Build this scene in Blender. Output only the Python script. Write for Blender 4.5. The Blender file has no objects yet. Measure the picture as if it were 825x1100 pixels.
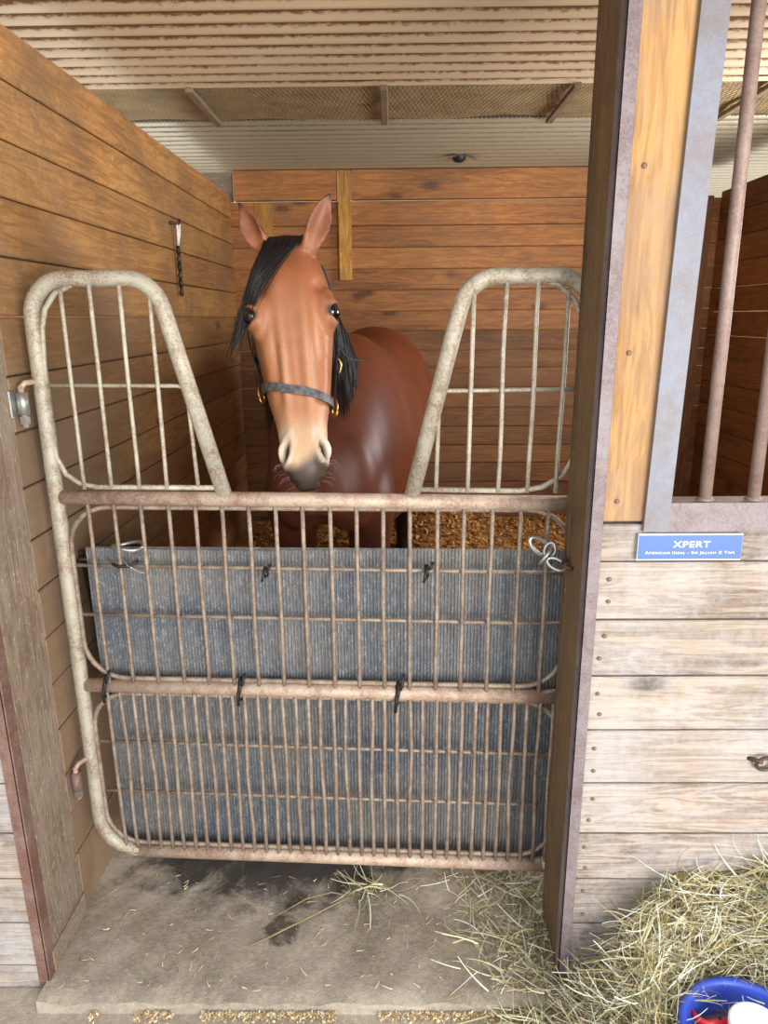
import bpy, bmesh, math, random
import numpy as np
from mathutils import Vector, Matrix
random.seed(7); rng = np.random.default_rng(7)
SC = bpy.context.scene
COL = SC.collection

# ------------------------------------------------------------------ camera
th = math.atan(209/760); psi = math.atan(10.0/760*math.cos(th)); ro = math.radians(.5)
fw = Vector((-math.sin(psi)*math.cos(th), math.cos(psi)*math.cos(th), -math.sin(th)))
r0 = Vector((math.cos(psi), math.sin(psi), 0)); u0 = r0.cross(fw)
rt = r0*math.cos(ro) - u0*math.sin(ro); up = u0*math.cos(ro) + r0*math.sin(ro)
cd = bpy.data.cameras.new('camera'); cam = bpy.data.objects.new('camera', cd); COL.objects.link(cam)
cd.sensor_fit = 'HORIZONTAL'; cd.sensor_width = 36; cd.lens = 760/825*36; cd.clip_start = .02
M = Matrix((rt, up, -fw)).transposed().to_4x4(); M.translation = (0, 0, 1.6)
cam.matrix_world = M
SC.camera = cam

XR_FILL = 1.90
# ------------------------------------------------------------------ world, doorway daylight, added window fill, exposure
w = bpy.data.worlds.new('world'); SC.world = w; w.use_nodes = True
bg = w.node_tree.nodes['Background']; bg.inputs[0].default_value = (.93, .97, 1.0, 1); bg.inputs[1].default_value = 1.25
def area(name, loc, target, sx, sy, power, color):
    l = bpy.data.lights.new(name, 'AREA'); l.shape = 'RECTANGLE'; l.size = sx; l.size_y = sy; l.energy = power; l.color = color
    o = bpy.data.objects.new(name, l); COL.objects.link(o); o.location = loc
    o.rotation_euler = (Vector(target)-Vector(loc)).to_track_quat('-Z', 'Y').to_euler()
    return o
area('barn_doorway_daylight', (2.2, -2.8, 1.45), (.2, 2.4, 1.5), 2.6, 2.6, 215, (1, .985, .96))
area('added_window_fill', (XR_FILL, 2.70, 1.66), (-.8, 2.75, 1.45), .80, .66, 26, (.97, .98, 1))  # fill lamp behind the added window, brightens the stall interior
SC.view_settings.view_transform = 'Standard'; SC.view_settings.look = 'None'
SC.view_settings.exposure = .5; SC.view_settings.gamma = 1; SC.view_settings.use_curve_mapping = False

# ------------------------------------------------------------------ key measures (metres)
XL, XR, YF, YB = -.872, 1.78, 1.40, 4.149     # stall walls
ZC = 2.37                                     # ceiling
PX = .407                                     # door post, face to the opening
PYB = 1.596                                   # back of the door post

# ------------------------------------------------------------------ helpers
def S(r, g, b):
    f = lambda c: (c/12.92 if c <= .04045 else ((c+.055)/1.055)**2.4)
    return (f(r/255), f(g/255), f(b/255), 1)
def mesh(name, V, F, mat=None, smooth=False):
    me = bpy.data.meshes.new(name); me.from_pydata([tuple(v) for v in V], [], F); me.update()
    if mat: me.materials.append(mat)
    if smooth: me.polygons.foreach_set('use_smooth', [True]*len(me.polygons))
    return me
def obj(name, me, parent=None, loc=(0, 0, 0), rot=(0, 0, 0), world=True):
    """link a mesh; if world, the verts/loc are in world space and the parent's location is taken off"""
    o = bpy.data.objects.new(name, me); COL.objects.link(o)
    o.location = loc; o.rotation_euler = rot
    if parent is not None:
        o.parent = parent
        if world:
            b = parent
            off = Vector((0, 0, 0))
            while b is not None: off += Vector(b.location); b = b.parent
            o.location = Vector(loc) - off
    return o
def empty(name, loc):
    o = bpy.data.objects.new(name, None); COL.objects.link(o); o.location = loc; o.empty_display_size = .05; return o
def tag(o, label=None, cat=None, group=None, kind=None):
    if label: o['label'] = label
    if cat: o['category'] = cat
    if group: o['group'] = group
    if kind: o['kind'] = kind
    return o
class MB:
    def __init__(s): s.V = []; s.F = []
    def add(s, V, F):
        n = len(s.V); s.V += [Vector(v) for v in V]; s.F += [tuple(i+n for i in f) for f in F]; return s
    def box(s, lo, hi, b=0.0):
        x0, y0, z0 = lo; x1, y1, z1 = hi
        if b <= 0:
            V = [(x, y, z) for x in (x0, x1) for y in (y0, y1) for z in (z0, z1)]
            return s.add(V, [(0, 1, 3, 2), (4, 6, 7, 5), (0, 4, 5, 1), (2, 3, 7, 6), (0, 2, 6, 4), (1, 5, 7, 3)])
        bm = bmesh.new(); bmesh.ops.create_cube(bm, size=1)
        for v in bm.verts: v.co = Vector(((x0+x1)/2+v.co.x*(x1-x0), (y0+y1)/2+v.co.y*(y1-y0), (z0+z1)/2+v.co.z*(z1-z0)))
        bmesh.ops.bevel(bm, geom=bm.edges[:], offset=b, segments=1, affect='EDGES', profile=.5)
        bm.verts.index_update()
        s.add([v.co.copy() for v in bm.verts], [tuple(v.index for v in f.verts) for f in bm.faces]); bm.free(); return s
    def tube(s, pts, r, n=8, closed=False, flat=1.0, upv=None):
        pts = [Vector(p) for p in pts]; m = len(pts)
        rr = r if hasattr(r, '__len__') else [r]*m
        V = []; ref = None
        for i, p in enumerate(pts):
            a = pts[(i-1) % m] if (closed or i > 0) else p; c = pts[(i+1) % m] if (closed or i < m-1) else p
            d = (c-a).normalized()
            if ref is None:
                ref = Vector(upv) if upv else (Vector((0, 0, 1)) if abs(d.z) < .9 else Vector((0, 1, 0)))
            x = ref - d*ref.dot(d)
            if x.length < 1e-6: x = d.orthogonal()
            x.normalize(); y = d.cross(x); ref = x
            for k in range(n):
                t = 2*math.pi*(k+.5)/n
                V.append(p + x*math.cos(t)*rr[i] + y*math.sin(t)*rr[i]*flat)
        F = []
        for i in range(m if closed else m-1):
            j = (i+1) % m
            for k in range(n):
                l = (k+1) % n; F.append((i*n+k, i*n+l, j*n+l, j*n+k))
        if not closed: F.append(tuple(range(n-1, -1, -1))); F.append(tuple((m-1)*n+k for k in range(n)))
        return s.add(V, F)
    def lathe(s, prof, c=(0, 0, 0), n=32):
        V = []; F = []; m = len(prof)
        for (r, z) in prof:
            for k in range(n):
                t = 2*math.pi*k/n; V.append((c[0]+r*math.cos(t), c[1]+r*math.sin(t), c[2]+z))
        for i in range(m-1):
            for k in range(n):
                l = (k+1) % n; F.append((i*n+k, i*n+l, (i+1)*n+l, (i+1)*n+k))
        F.append(tuple(range(n-1, -1, -1))); F.append(tuple((m-1)*n+k for k in range(n)))
        return s.add(V, F)
    def build(s, name, mat, parent=None, smooth=False, origin=None):
        o0 = Vector(origin) if origin is not None else Vector((0, 0, 0))
        me = mesh(name, [v-o0 for v in s.V], s.F, mat, smooth)
        return obj(name, me, parent, loc=o0)
def arc(c, r, a0, a1, n=8):
    return [(c[0]+r*math.cos(math.radians(a0+(a1-a0)*i/n)), c[1]+r*math.sin(math.radians(a0+(a1-a0)*i/n))) for i in range(n+1)]
def sm(a, b, x):
    t = np.clip((x-a)/(b-a), 0, 1); return t*t*(3-2*t)

# ------------------------------------------------------------------ materials
class NT:
    def __init__(s, name):
        s.m = bpy.data.materials.new(name); s.m.use_nodes = True; s.t = s.m.node_tree; s.n = s.t.nodes
        s.b = s.n['Principled BSDF']
    def new(s, typ, **kw):
        n = s.n.new(typ)
        for k, v in kw.items(): setattr(n, k, v)
        return n
    def ln(s, a, b): s.t.links.new(a, b)
    def math(s, op, a, b=None, clamp=False):
        n = s.new('ShaderNodeMath', operation=op); n.use_clamp = clamp
        for i, v in enumerate((a, b)):
            if v is None: continue
            if isinstance(v, (int, float)): n.inputs[i].default_value = v
            else: s.ln(v, n.inputs[i])
        return n.outputs[0]
    def mix(s, fac, a, b, mode='MIX'):
        n = s.new('ShaderNodeMix', data_type='RGBA', blend_type=mode)
        for i, v in ((0, fac), (6, a), (7, b)):
            if isinstance(v, (int, float)): n.inputs[i].default_value = v
            elif isinstance(v, tuple): n.inputs[i].default_value = v
            else: s.ln(v, n.inputs[i])
        return n.outputs[2]
    def ramp(s, fac, stops, interp='LINEAR'):
        n = s.new('ShaderNodeValToRGB'); n.color_ramp.interpolation = interp
        e = n.color_ramp.elements
        while len(e) < len(stops): e.new(.5)
        for i, (p, c) in enumerate(stops):
            e[i].position = p; e[i].color = c if isinstance(c, tuple) else (c, c, c, 1)
        s.ln(fac, n.inputs[0]); return n.outputs[0]
    def coord(s, kind='Object', scale=(1, 1, 1), rot=(0, 0, 0)):
        tc = s.new('ShaderNodeTexCoord'); mp = s.new('ShaderNodeMapping'); s.ln(tc.outputs[kind], mp.inputs[0])
        mp.inputs['Scale'].default_value = scale; mp.inputs['Rotation'].default_value = rot; return mp.outputs[0]
    def wcoord(s, scale=(1, 1, 1)):
        g = s.new('ShaderNodeNewGeometry'); mp = s.new('ShaderNodeMapping'); s.ln(g.outputs['Position'], mp.inputs[0])
        mp.inputs['Scale'].default_value = scale; return mp.outputs[0]
    def noise(s, vec, scale=5, detail=4, rough=.55, dist=0, w=None):
        n = s.new('ShaderNodeTexNoise'); n.noise_dimensions = '4D' if w is not None else '3D'
        s.ln(vec, n.inputs['Vector'])
        n.inputs['Scale'].default_value = scale; n.inputs['Detail'].default_value = detail
        n.inputs['Roughness'].default_value = rough; n.inputs['Distortion'].default_value = dist
        if w is not None: s.ln(w, n.inputs['W'])
        return n.outputs[0]
    def bump(s, h, strength=.3, dist=.01):
        n = s.new('ShaderNodeBump'); n.inputs['Strength'].default_value = strength; n.inputs['Distance'].default_value = dist
        s.ln(h, n.inputs['Height']); s.ln(n.outputs[0], s.b.inputs['Normal']); return n
    def col(s, c):
        if isinstance(c, tuple): s.b.inputs['Base Color'].default_value = c
        else: s.ln(c, s.b.inputs['Base Color'])
    def set(s, **kw):
        for k, v in kw.items():
            i = s.b.inputs[k.replace('_', ' ')]
            if isinstance(v, (int, float, tuple)): i.default_value = v
            else: s.ln(v, i)
        return s.m

def wood(name, light, mid, dark, dust=None, dustamt=.3, dustscale=3, grain=1.0, knots=1.0, rough=.7, bump=.35, speck=0.0, caked=None):
    n = NT(name); oi = n.new('ShaderNodeObjectInfo'); W = n.math('MULTIPLY', oi.outputs['Random'], 87.)
    c1 = n.coord('Object', (1.1, 9, 9)); c2 = n.coord('Object', (2.2, 120, 120)); ck = n.new('ShaderNodeVectorMath', operation='ADD'); n.ln(n.coord('Object', (3.2, 6.5, 6.5)), ck.inputs[0]); n.ln(W, ck.inputs[1]); ck = ck.outputs[0]
    g1 = n.noise(c1, 2.2*grain, 5, .6, 1.2, W)
    rings = n.math('SINE', n.math('MULTIPLY', g1, 34.)); rings = n.math('MULTIPLY_ADD', rings, .5); 
    rings.node.inputs[2].default_value = .5
    g2 = n.noise(c2, 1.0, 3, .6, 0, W)
    big = n.noise(n.coord('Object', (.8, 3, 3)), 1.4, 3, .5, .3, W)
    t = n.math('ADD', n.math('MULTIPLY', rings, .2), n.math('MULTIPLY', g2, .52))
    t = n.math('ADD', t, n.math('MULTIPLY', n.math('SUBTRACT', big, .5), .9))
    base = n.ramp(t, [(.08, dark), (.42, mid), (.8, light)])
    vo = n.new('ShaderNodeTexVoronoi'); n.ln(ck, vo.inputs['Vector']); vo.inputs['Scale'].default_value = .8
    kd = n.math('ADD', vo.outputs['Distance'], n.math('MULTIPLY', n.math('SUBTRACT', g2, .5), .07))
    k = n.ramp(kd, [(.075, .8*knots), (.12, .3*knots), (.2, 0.)])
    base = n.mix(k, base, tuple(c*.35 for c in dark[:3])+(1,))
    base = n.mix(1.0, base, oi.outputs['Color'], 'MULTIPLY')
    if dust:
        d = n.noise(n.wcoord((1, 1, 1)), dustscale, 6, .68, .4)
        f2 = n.noise(n.wcoord((1, 1, 1)), 55, 3, .7)
        d = n.math('ADD', d, n.math('MULTIPLY', n.math('SUBTRACT', f2, .5), .45))
        dm = n.ramp(d, [(.36, 0.), (.68, 1.)])
        base = n.mix(n.math('MULTIPLY', dm, dustamt), base, dust)
    if caked:      # dirt rubbed onto the boards beside the doorway
        sx = n.new('ShaderNodeSeparateXYZ'); n.ln(n.wcoord(), sx.inputs[0]); cn = n.math('MULTIPLY', n.math('SUBTRACT', n.noise(n.wcoord(), 3.5, 7, .7, .5), .5), 1.6)
        my = n.math('DIVIDE', n.math('SUBTRACT', 2.75, sx.outputs[1]), .9); mz = n.math('DIVIDE', n.math('SUBTRACT', 1.95, sx.outputs[2]), .6)
        mm = n.math('ADD', n.math('MINIMUM', my, mz), cn)
        base = n.mix(n.ramp(mm, [(.15, 0.), (.95, .82)]), base, caked)
    if speck:
        sp = n.noise(n.wcoord((1, 1, .45)), 140, 2, .7)
        base = n.mix(n.ramp(sp, [(.60, 0.), (.72, speck)]), base, tuple(min(1, c*1.9+.05) for c in light[:3])+(1,))
    n.col(base)
    h = n.math('ADD', n.math('MULTIPLY', g2, 1.0), n.math('MULTIPLY', rings, .25))
    n.bump(h, bump, .004)
    return n.set(Roughness=rough)

def plain(name, c, rough=.6, metal=0, var=.25, scale=12, spec=.5, bump=0.0, c2=None, amt=.5):
    n = NT(name); nz = n.noise(n.coord('Object'), scale, 5, .6)
    a = tuple(x*(1-var) for x in c[:3])+(1,); b = tuple(min(1, x*(1+var)) for x in c[:3])+(1,)
    col = n.ramp(nz, [(.3, a), (.7, b)])
    if c2: col = n.mix(n.ramp(n.noise(n.wcoord(), scale*.8, 6, .7, .3), [(.5-.12, 0.), (.5+.12, amt)]), col, c2)
    n.col(col)
    if bump: n.bump(n.noise(n.coord('Object'), scale*6, 4, .6), bump, .003)
    return n.set(Roughness=rough, Metallic=metal, Specular_IOR_Level=spec)

mat = {}
mat['wood_left'] = wood('left_wall_wood', S(226, 176, 108), S(194, 140, 78), S(138, 92, 48), S(122, 94, 66), .8, 2.2, speck=.10, caked=S(130, 110, 90))
mat['wood_back'] = wood('back_wall_wood', S(206, 146, 80), S(172, 112, 58), S(116, 70, 36), S(124, 92, 62), .5, 2.2)
mat['wood_front'] = wood('weathered_front_wood', S(190, 175, 160), S(163, 147, 132), S(94, 80, 72), S(178, 175, 176), .75, 3.6, rough=.9, bump=1.0)
mat['wood_post_front'] = wood('yellow_post_wood', S(206, 164, 108), S(184, 138, 84), S(128, 88, 52), S(150, 126, 106), .65, 4, rough=.8)
mat['wood_post_dark'] = wood('dark_post_wood', S(132, 104, 66), S(102, 77, 47), S(66, 47, 29), S(118, 98, 70), .4, 5, knots=.4, rough=.8, speck=.35)
mat['wood_jamb'] = wood('dusty_jamb_wood', S(166, 146, 124), S(138, 118, 98), S(100, 82, 64), S(156, 142, 128), .6, 4, knots=.2, rough=.9, bump=.6, speck=.45)
mat['wood_stud'] = wood('yellow_stud_wood', S(230, 180, 96), S(206, 150, 66), S(150, 96, 40), S(140, 104, 60), .3, 6)
def rusty(name, paint, rust, amt=.5, scale=14, rough=.6, metal=.25):
    n = NT(name); v = n.wcoord()
    a = n.noise(v, scale, 8, .8, .3); b = n.noise(v, 190, 3, .75)
    p = n.mix(n.ramp(b, [(.35, 0.), (.75, .55)]), paint, tuple(min(1, c*1.35+.03) for c in paint[:3])+(1,))
    r = n.mix(b, tuple(c*.6 for c in rust[:3])+(1,), tuple(min(1, c*1.4) for c in rust[:3])+(1,))
    m = n.math('ADD', a, n.math('MULTIPLY', n.math('SUBTRACT', b, .5), .8))
    n.col(n.mix(n.ramp(m, [(.60-amt*.4, 0.), (.86-amt*.4, .9)]), p, r)); n.bump(m, .35, .002)
    return n.set(Roughness=rough, Metallic=metal)
mat['gate_pale'] = rusty('worn_pale_gate_paint', S(176, 170, 152), S(126, 98, 78), .44)
mat['gate_rust'] = rusty('rusty_gate_paint', S(188, 168, 148), S(142, 108, 92), .52)
mat['rod'] = rusty('rusty_gate_rod', S(160, 144, 126), S(112, 90, 78), .6, 20)
mat['angle_rust'] = rusty('purplish_rusted_angle_iron', S(132, 122, 124), S(104, 84, 82), .55, 9)
mat['angle_left'] = rusty('brown_rusted_angle_iron', S(140, 118, 108), S(112, 76, 62), .7, 9)
mat['blue_iron'] = rusty('blue_grey_painted_iron', S(122, 128, 140), S(120, 108, 106), .5, 6)
mat['bar'] = rusty('brown_grey_grille_bar', S(152, 132, 122), S(124, 98, 88), .5, 10)
mat['zinc'] = plain('zinc_metal', S(178, 178, 174), .35, .8, .2, 30)
mat['wire'] = plain('black_wire', S(40, 38, 36), .5, .3)
mat['brass'] = plain('brass_fitting', S(190, 150, 80), .3, 1, .15)
mat['nail'] = plain('rusted_nail', S(132, 108, 92), .7, .3, .3, 60)
mat['iron_dark'] = plain('dark_iron', S(92, 72, 60), .55, .6, .3, 40)
def mat_rubber():
    n = NT('ribbed_rubber'); v = n.wcoord()
    a = n.noise(v, 3.0, 6, .65, .3); b = n.noise(v, 160, 3, .75); f = n.noise(n.wcoord((1, 1, .5)), 90, 3, .6)
    c = n.mix(n.ramp(a, [(.36, 0.), (.66, 1.)]), S(84, 92, 104), S(124, 120, 114))
    c = n.mix(n.ramp(n.math('ADD', n.math('MULTIPLY', b, .6), n.math('MULTIPLY', f, .4)), [(.50, 0.), (.66, .65)]), c, S(184, 180, 172))
    n.col(c); n.bump(b, .3, .002); return n.set(Roughness=.75)
mat['rubber'] = mat_rubber()
def mat_concrete(name, light, mid, dark, stain_and_shade=False, rough=.9):
    n = NT(name); v = n.wcoord()
    a = n.noise(v, 3.5, 8, .68, .3); b = n.noise(v, 60, 5, .7); g = n.noise(v, 220, 2, .6)
    t = n.math('ADD', n.math('MULTIPLY', a, .65), n.math('MULTIPLY', b, .35))
    c = n.ramp(t, [(.33, dark), (.5, mid), (.66, light)])
    c = n.mix(n.ramp(g, [(.60, 0.), (.74, .5)]), c, S(214, 200, 176))
    if stain_and_shade:
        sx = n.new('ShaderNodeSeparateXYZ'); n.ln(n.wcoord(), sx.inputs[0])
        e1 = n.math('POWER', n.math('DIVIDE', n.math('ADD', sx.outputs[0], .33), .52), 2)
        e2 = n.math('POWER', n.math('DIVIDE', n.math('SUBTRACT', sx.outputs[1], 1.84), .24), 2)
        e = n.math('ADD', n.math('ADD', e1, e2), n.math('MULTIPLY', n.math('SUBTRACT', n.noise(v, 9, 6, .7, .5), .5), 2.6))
        c = n.mix(n.ramp(e, [(.35, .92), (1.35, 0.)]), c, S(44, 40, 38))  # wet stain, with the shade under the gate painted into it
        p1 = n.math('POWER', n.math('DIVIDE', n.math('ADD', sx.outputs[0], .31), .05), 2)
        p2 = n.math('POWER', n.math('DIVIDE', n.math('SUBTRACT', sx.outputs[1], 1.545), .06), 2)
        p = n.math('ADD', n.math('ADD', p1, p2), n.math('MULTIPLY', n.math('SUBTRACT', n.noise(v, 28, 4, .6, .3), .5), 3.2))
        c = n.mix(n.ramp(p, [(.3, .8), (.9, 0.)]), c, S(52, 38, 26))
    n.col(c); n.bump(n.math('ADD', b, n.math('MULTIPLY', g, .5)), .5, .006); return n.set(Roughness=rough)
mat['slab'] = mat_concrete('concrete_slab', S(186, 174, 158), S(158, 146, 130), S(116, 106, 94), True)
mat['aisle'] = mat_concrete('aisle_concrete', S(196, 184, 168), S(168, 156, 140), S(130, 118, 104))
def mat_corr(name, ridge, dirt, amt, na=1.1, nb=1.5, met=.25, rg=.55):
    n = NT(name); tc = n.coord('Object'); sx = n.new('ShaderNodeSeparateXYZ'); n.ln(tc, sx.inputs[0])
    a = n.noise(n.wcoord((.35, 1, 1)), 5, 6, .68, .4); b = n.noise(n.wcoord((.5, 1, 1)), 70, 4, .75)
    low = n.ramp(sx.outputs[2], [(.0, 0.), (1., 1.)])            # replaced below: height inside one corrugation
    mr = n.new('ShaderNodeMapRange'); n.ln(sx.outputs[2], mr.inputs[0]); mr.inputs[1].default_value = -.005; mr.inputs[2].default_value = .0115
    t = n.math('ADD', n.math('MULTIPLY', mr.outputs[0], amt), n.math('MULTIPLY', n.math('SUBTRACT', a, .5), na))
    t = n.math('ADD', t, n.math('MULTIPLY', n.math('SUBTRACT', b, .5), nb))
    d = n.mix(b, tuple(c*.45 for c in dirt[:3])+(1,), tuple(min(1, c*1.6) for c in dirt[:3])+(1,))
    f = n.ramp(t, [(.25, 0.), (.62, 1.)])
    n.col(n.mix(f, ridge, d)); n.bump(b, .25, .003)
    rr = n.math('ADD', n.math('MULTIPLY', f, .3), rg)
    n.n.remove(low.node)
    return n.set(Roughness=rr, Metallic=n.math('SUBTRACT', met, n.math('MULTIPLY', f, met)))
mat['corr_near'] = mat_corr('dusty_corrugated_steel', S(206, 184, 152), S(118, 78, 44), 1.15)
mat['corr_far'] = mat_corr('grey_corrugated_steel', S(196, 186, 160), S(64, 52, 38), 1.3, .6, .6, .5, .42)
mat['insul'] = plain('dusty_insulation', S(164, 142, 104), .95, 0, .35, 9, bump=.8, c2=S(196, 170, 124), amt=.6)
mat['net'] = plain('dusty_wire_net', S(140, 124, 92), .7, .2, .3, 20)
mat['batten'] = wood('dusty_batten_wood', S(160, 138, 108), S(134, 112, 84), S(100, 80, 58), S(150, 132, 106), .5, 6)
mat['black_plastic'] = plain('black_plastic', S(26, 26, 27), .45, 0, .2, 8)
mat['blue_plastic'] = plain('blue_plastic', S(38, 70, 182), .4, 0, .12, 10, c2=S(92, 104, 150), amt=.35)
mat['red_plastic'] = plain('red_plastic', S(206, 36, 46), .4, 0, .1)
mat['white_plastic'] = plain('white_plastic', S(238, 238, 234), .4, 0, .03)
mat['feed'] = plain('dusty_feed_mush', S(128, 116, 104), .9, 0, .3, 60, bump=.6, c2=S(84, 92, 150), amt=.5)
mat['sign_blue'] = plain('blue_sign_plastic', S(62, 98, 186), .35, 0, .05, 4)
mat['sign_white'] = plain('white_sign_paint', S(240, 242, 246), .5, 0, .02)
def attr_mat(name, rough=.8, bumpscale=0, trans=0.0, spec=.3):
    n = NT(name); a = n.new('ShaderNodeVertexColor'); a.layer_name = 'Col'
    n.ln(a.outputs[0], n.b.inputs['Base Color']); return n.set(Roughness=rough, Specular_IOR_Level=spec)
mat['hay'] = attr_mat('dry_hay')
mat['shavings'] = attr_mat('wood_shavings')
mat['mound'] = plain('hay_heart', S(120, 108, 66), .95, 0, .45, 30, bump=.9)
mat['bedding'] = plain('bedding_bed', S(184, 134, 76), .95, 0, .35, 30, bump=.9, c2=S(126, 84, 44), amt=.6)

# ------------------------------------------------------------------ structure: planks
def plank(parent, a, b, h, t, face, material, tint=None, depth_jit=.002, bevel=.003, name='plank'):
    """horizontal board from a to b (points on its front face, mid height); face = outward normal; h = height; t = thickness"""
    a = Vector(a); b = Vector(b); L = (b-a).length; f = Vector(face).normalized(); x = (b-a).normalized()
    mb = MB().box((-L/2, -t/2, -h/2), (L/2, t/2, h/2), bevel)
    me = mesh(name, mb.V, mb.F, material)
    c = (a+b)/2 - f*(t/2) + f*random.uniform(-depth_jit, depth_jit)
    z = x.cross(f) if False else f.cross(x)
    R = Matrix((x, -f if x.cross(-f).dot(Vector((0, 0, 1))) > 0 else f, Vector((0, 0, 1)))).transposed()
    if abs(x.z) > .9:                                     # upright board
        R = Matrix((x, f, x.cross(f))).transposed()
    o = obj(name, me, parent, loc=c, rot=R.to_euler())
    k = random.uniform(.86, 1.1) if tint is None else tint
    o.color = (k, k*random.uniform(.97, 1.03), k*random.uniform(.94, 1.05), 1) if not isinstance(k, tuple) else k+(1,)
    return o
def struct(name, loc=(0, 0, 0)):
    return tag(empty(name, loc), kind='structure')

# left wall (board seams measured on the photo)
wl = struct('wall_left', (XL, 2.8, 0))
zs = [2.247, 2.125, 1.994, 1.868, 1.739, 1.609, 1.477, 1.347, 1.215]
while zs[-1] > .14: zs.append(zs[-1]-.129)
zs.append(-.03)
for i in range(len(zs)-1):
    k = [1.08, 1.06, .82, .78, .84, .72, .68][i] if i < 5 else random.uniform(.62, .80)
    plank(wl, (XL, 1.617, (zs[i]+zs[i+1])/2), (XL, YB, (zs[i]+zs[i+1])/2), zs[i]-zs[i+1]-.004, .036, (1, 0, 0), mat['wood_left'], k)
# back wall
wb = struct('wall_back', (.4, YB, 0))
zb = [2.211, 2.085, 1.973, 1.859, 1.748, 1.635, 1.527, 1.417, 1.32, 1.205, 1.09, .979, .868, .762, .645]
while zb[-1] > .12: zb.append(zb[-1]-.108)
zb.append(0)
for i in range(len(zb)-1):
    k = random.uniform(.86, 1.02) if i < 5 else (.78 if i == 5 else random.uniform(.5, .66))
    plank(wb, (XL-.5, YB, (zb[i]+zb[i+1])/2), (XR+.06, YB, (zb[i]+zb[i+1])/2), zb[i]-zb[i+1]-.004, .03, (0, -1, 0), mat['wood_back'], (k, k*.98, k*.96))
for x0, x1 in ((-.848, -.292), (-.213, 1.677)):
    plank(wb, (x0, YB-.03, 2.289), (x1, YB-.03, 2.289), .150, .05, (0, -1, 0), mat['wood_back'], 1.08, name='header_board')
plank(wb, (XL-1.2, YB+.01, 2.30), (-.862, YB+.01, 2.30), .17, .03, (0, -1, 0), mat['wood_jamb'], 1.0, name='header_board')
plank(wb, (-.252, YB-.035, 2.362), (-.252, YB-.035, 1.80), .07, .05, (0, -1, 0), mat['wood_stud'], 1.0, name='stud')
plank(wb, (-.70, YB-.001, 2.205), (-.70, YB-.001, 1.86), .10, .03, (0, -1, 0), mat['wood_stud'], .85, name='stud')
plank(wb, (1.67, YB-.002, 2.22), (1.67, YB-.002, .1), .15, .03, (0, -1, 0), mat['wood_back'], .7, name='corner_board')
# right wall
wr = struct('wall_right', (XR, 2.8, 0))
z = 2.24; i = 0
while z > .05:
    z2 = max(z-.125, 0); kk = random.uniform(.62, .85); zc = (z+z2)/2
    for ya, yb in (((YF+.05, 2.26), (3.14, YB)) if 1.25 < zc < 2.06 else ((YF+.05, YB),)):
        plank(wr, (XR, ya, zc), (XR, yb, zc), z-z2-.004, .036, (-1, 0, 0), mat['wood_back'], kk)
    z = z2
wn = struct('added_window', (XR, 2.7, 1.3))  # invented window in the unseen part of this wall, lets fill light in
for nm, a_, b_ in (('frame_side', (XR-.01, 2.245, 1.24), (XR+.05, 2.285, 2.10)), ('frame_side', (XR-.01, 3.115, 1.24), (XR+.05, 3.155, 2.10)), ('frame_top', (XR-.01, 2.285, 2.06), (XR+.05, 3.115, 2.10)), ('frame_sill', (XR-.02, 2.285, 1.24), (XR+.05, 3.115, 1.28)), ('mullion', (XR+.01, 2.69, 1.28), (XR+.03, 2.71, 2.06))):
    MB().box(a_, b_, .003).build(nm, mat['wood_stud'], wn)
# front wall, right of the door
wf = struct('wall_front_right', (1.3, YF, 0))
zf = [1.187, 1.104, .972, .839, .705, .567, .431, .302, .171, .04, -.03]
FX1 = 2.3
planks_front = []
for i in range(len(zf)-1):
    zc = (zf[i]+zf[i+1])/2; k = random.uniform(.94, 1.1)
    if i >= 7: k = .74
    o = plank(wf, (PX+.012, YF, zc), (FX1, YF, zc), zf[i]-zf[i+1]-.004, .034, (0, -1, 0), mat['wood_front'], (k, k*.985, k*.965), .0015)
    for dz in (-.03, .03):
        if zf[i]-zf[i+1] > .1:
            nb = MB().lathe([(.0001, -.001), (.0045, -.001), (.005, .0005), (.0035, .0022), (.0001, .0026)], n=8)
            m_ = mesh('nail_head', nb.V, nb.F, mat['nail'], True)
            n_ = obj('nail_head', m_, wf, loc=(PX+.045+random.uniform(-.006, .006), YF-.001, zc+dz+random.uniform(-.008, .008)), rot=(math.pi/2, 0, 0))
# upright board between angle iron and grille
plank(wf, (PX+.070, YF, 1.191), (PX+.070, YF, 2.6), .118, .034, (0, -1, 0), mat['wood_post_front'], 1.0, .0, name='upright_board')
for zz in (1.235, 1.53, 1.86):
    nb = MB().lathe([(.0001, -.001), (.005, -.001), (.0055, .0005), (.004, .0022), (.0001, .0026)], n=8)
    obj('nail_head', mesh('nail_head', nb.V, nb.F, mat['nail'], True), wf, loc=(PX+.05, YF-.001, zz), rot=(math.pi/2, 0, 0))
# front wall, left of the door
wfl = struct('wall_front_left', (-1.4, YF, 0))
z = 2.24
zl = [1.104, .972, .839, .705, .567, .431, .302, .171, .04, -.03]
zl = [2.24, 2.10, 1.97, 1.84, 1.71, 1.58, 1.45, 1.32, 1.21] + zl
for i in range(len(zl)-1):
    zc = (zl[i]+zl[i+1])/2
    plank(wfl, (-2.3, YF, zc), (XL+.004, YF, zc), zl[i]-zl[i+1]-.004, .034, (0, -1, 0), mat['wood_front'], random.uniform(.95, 1.1), .0015)
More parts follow.
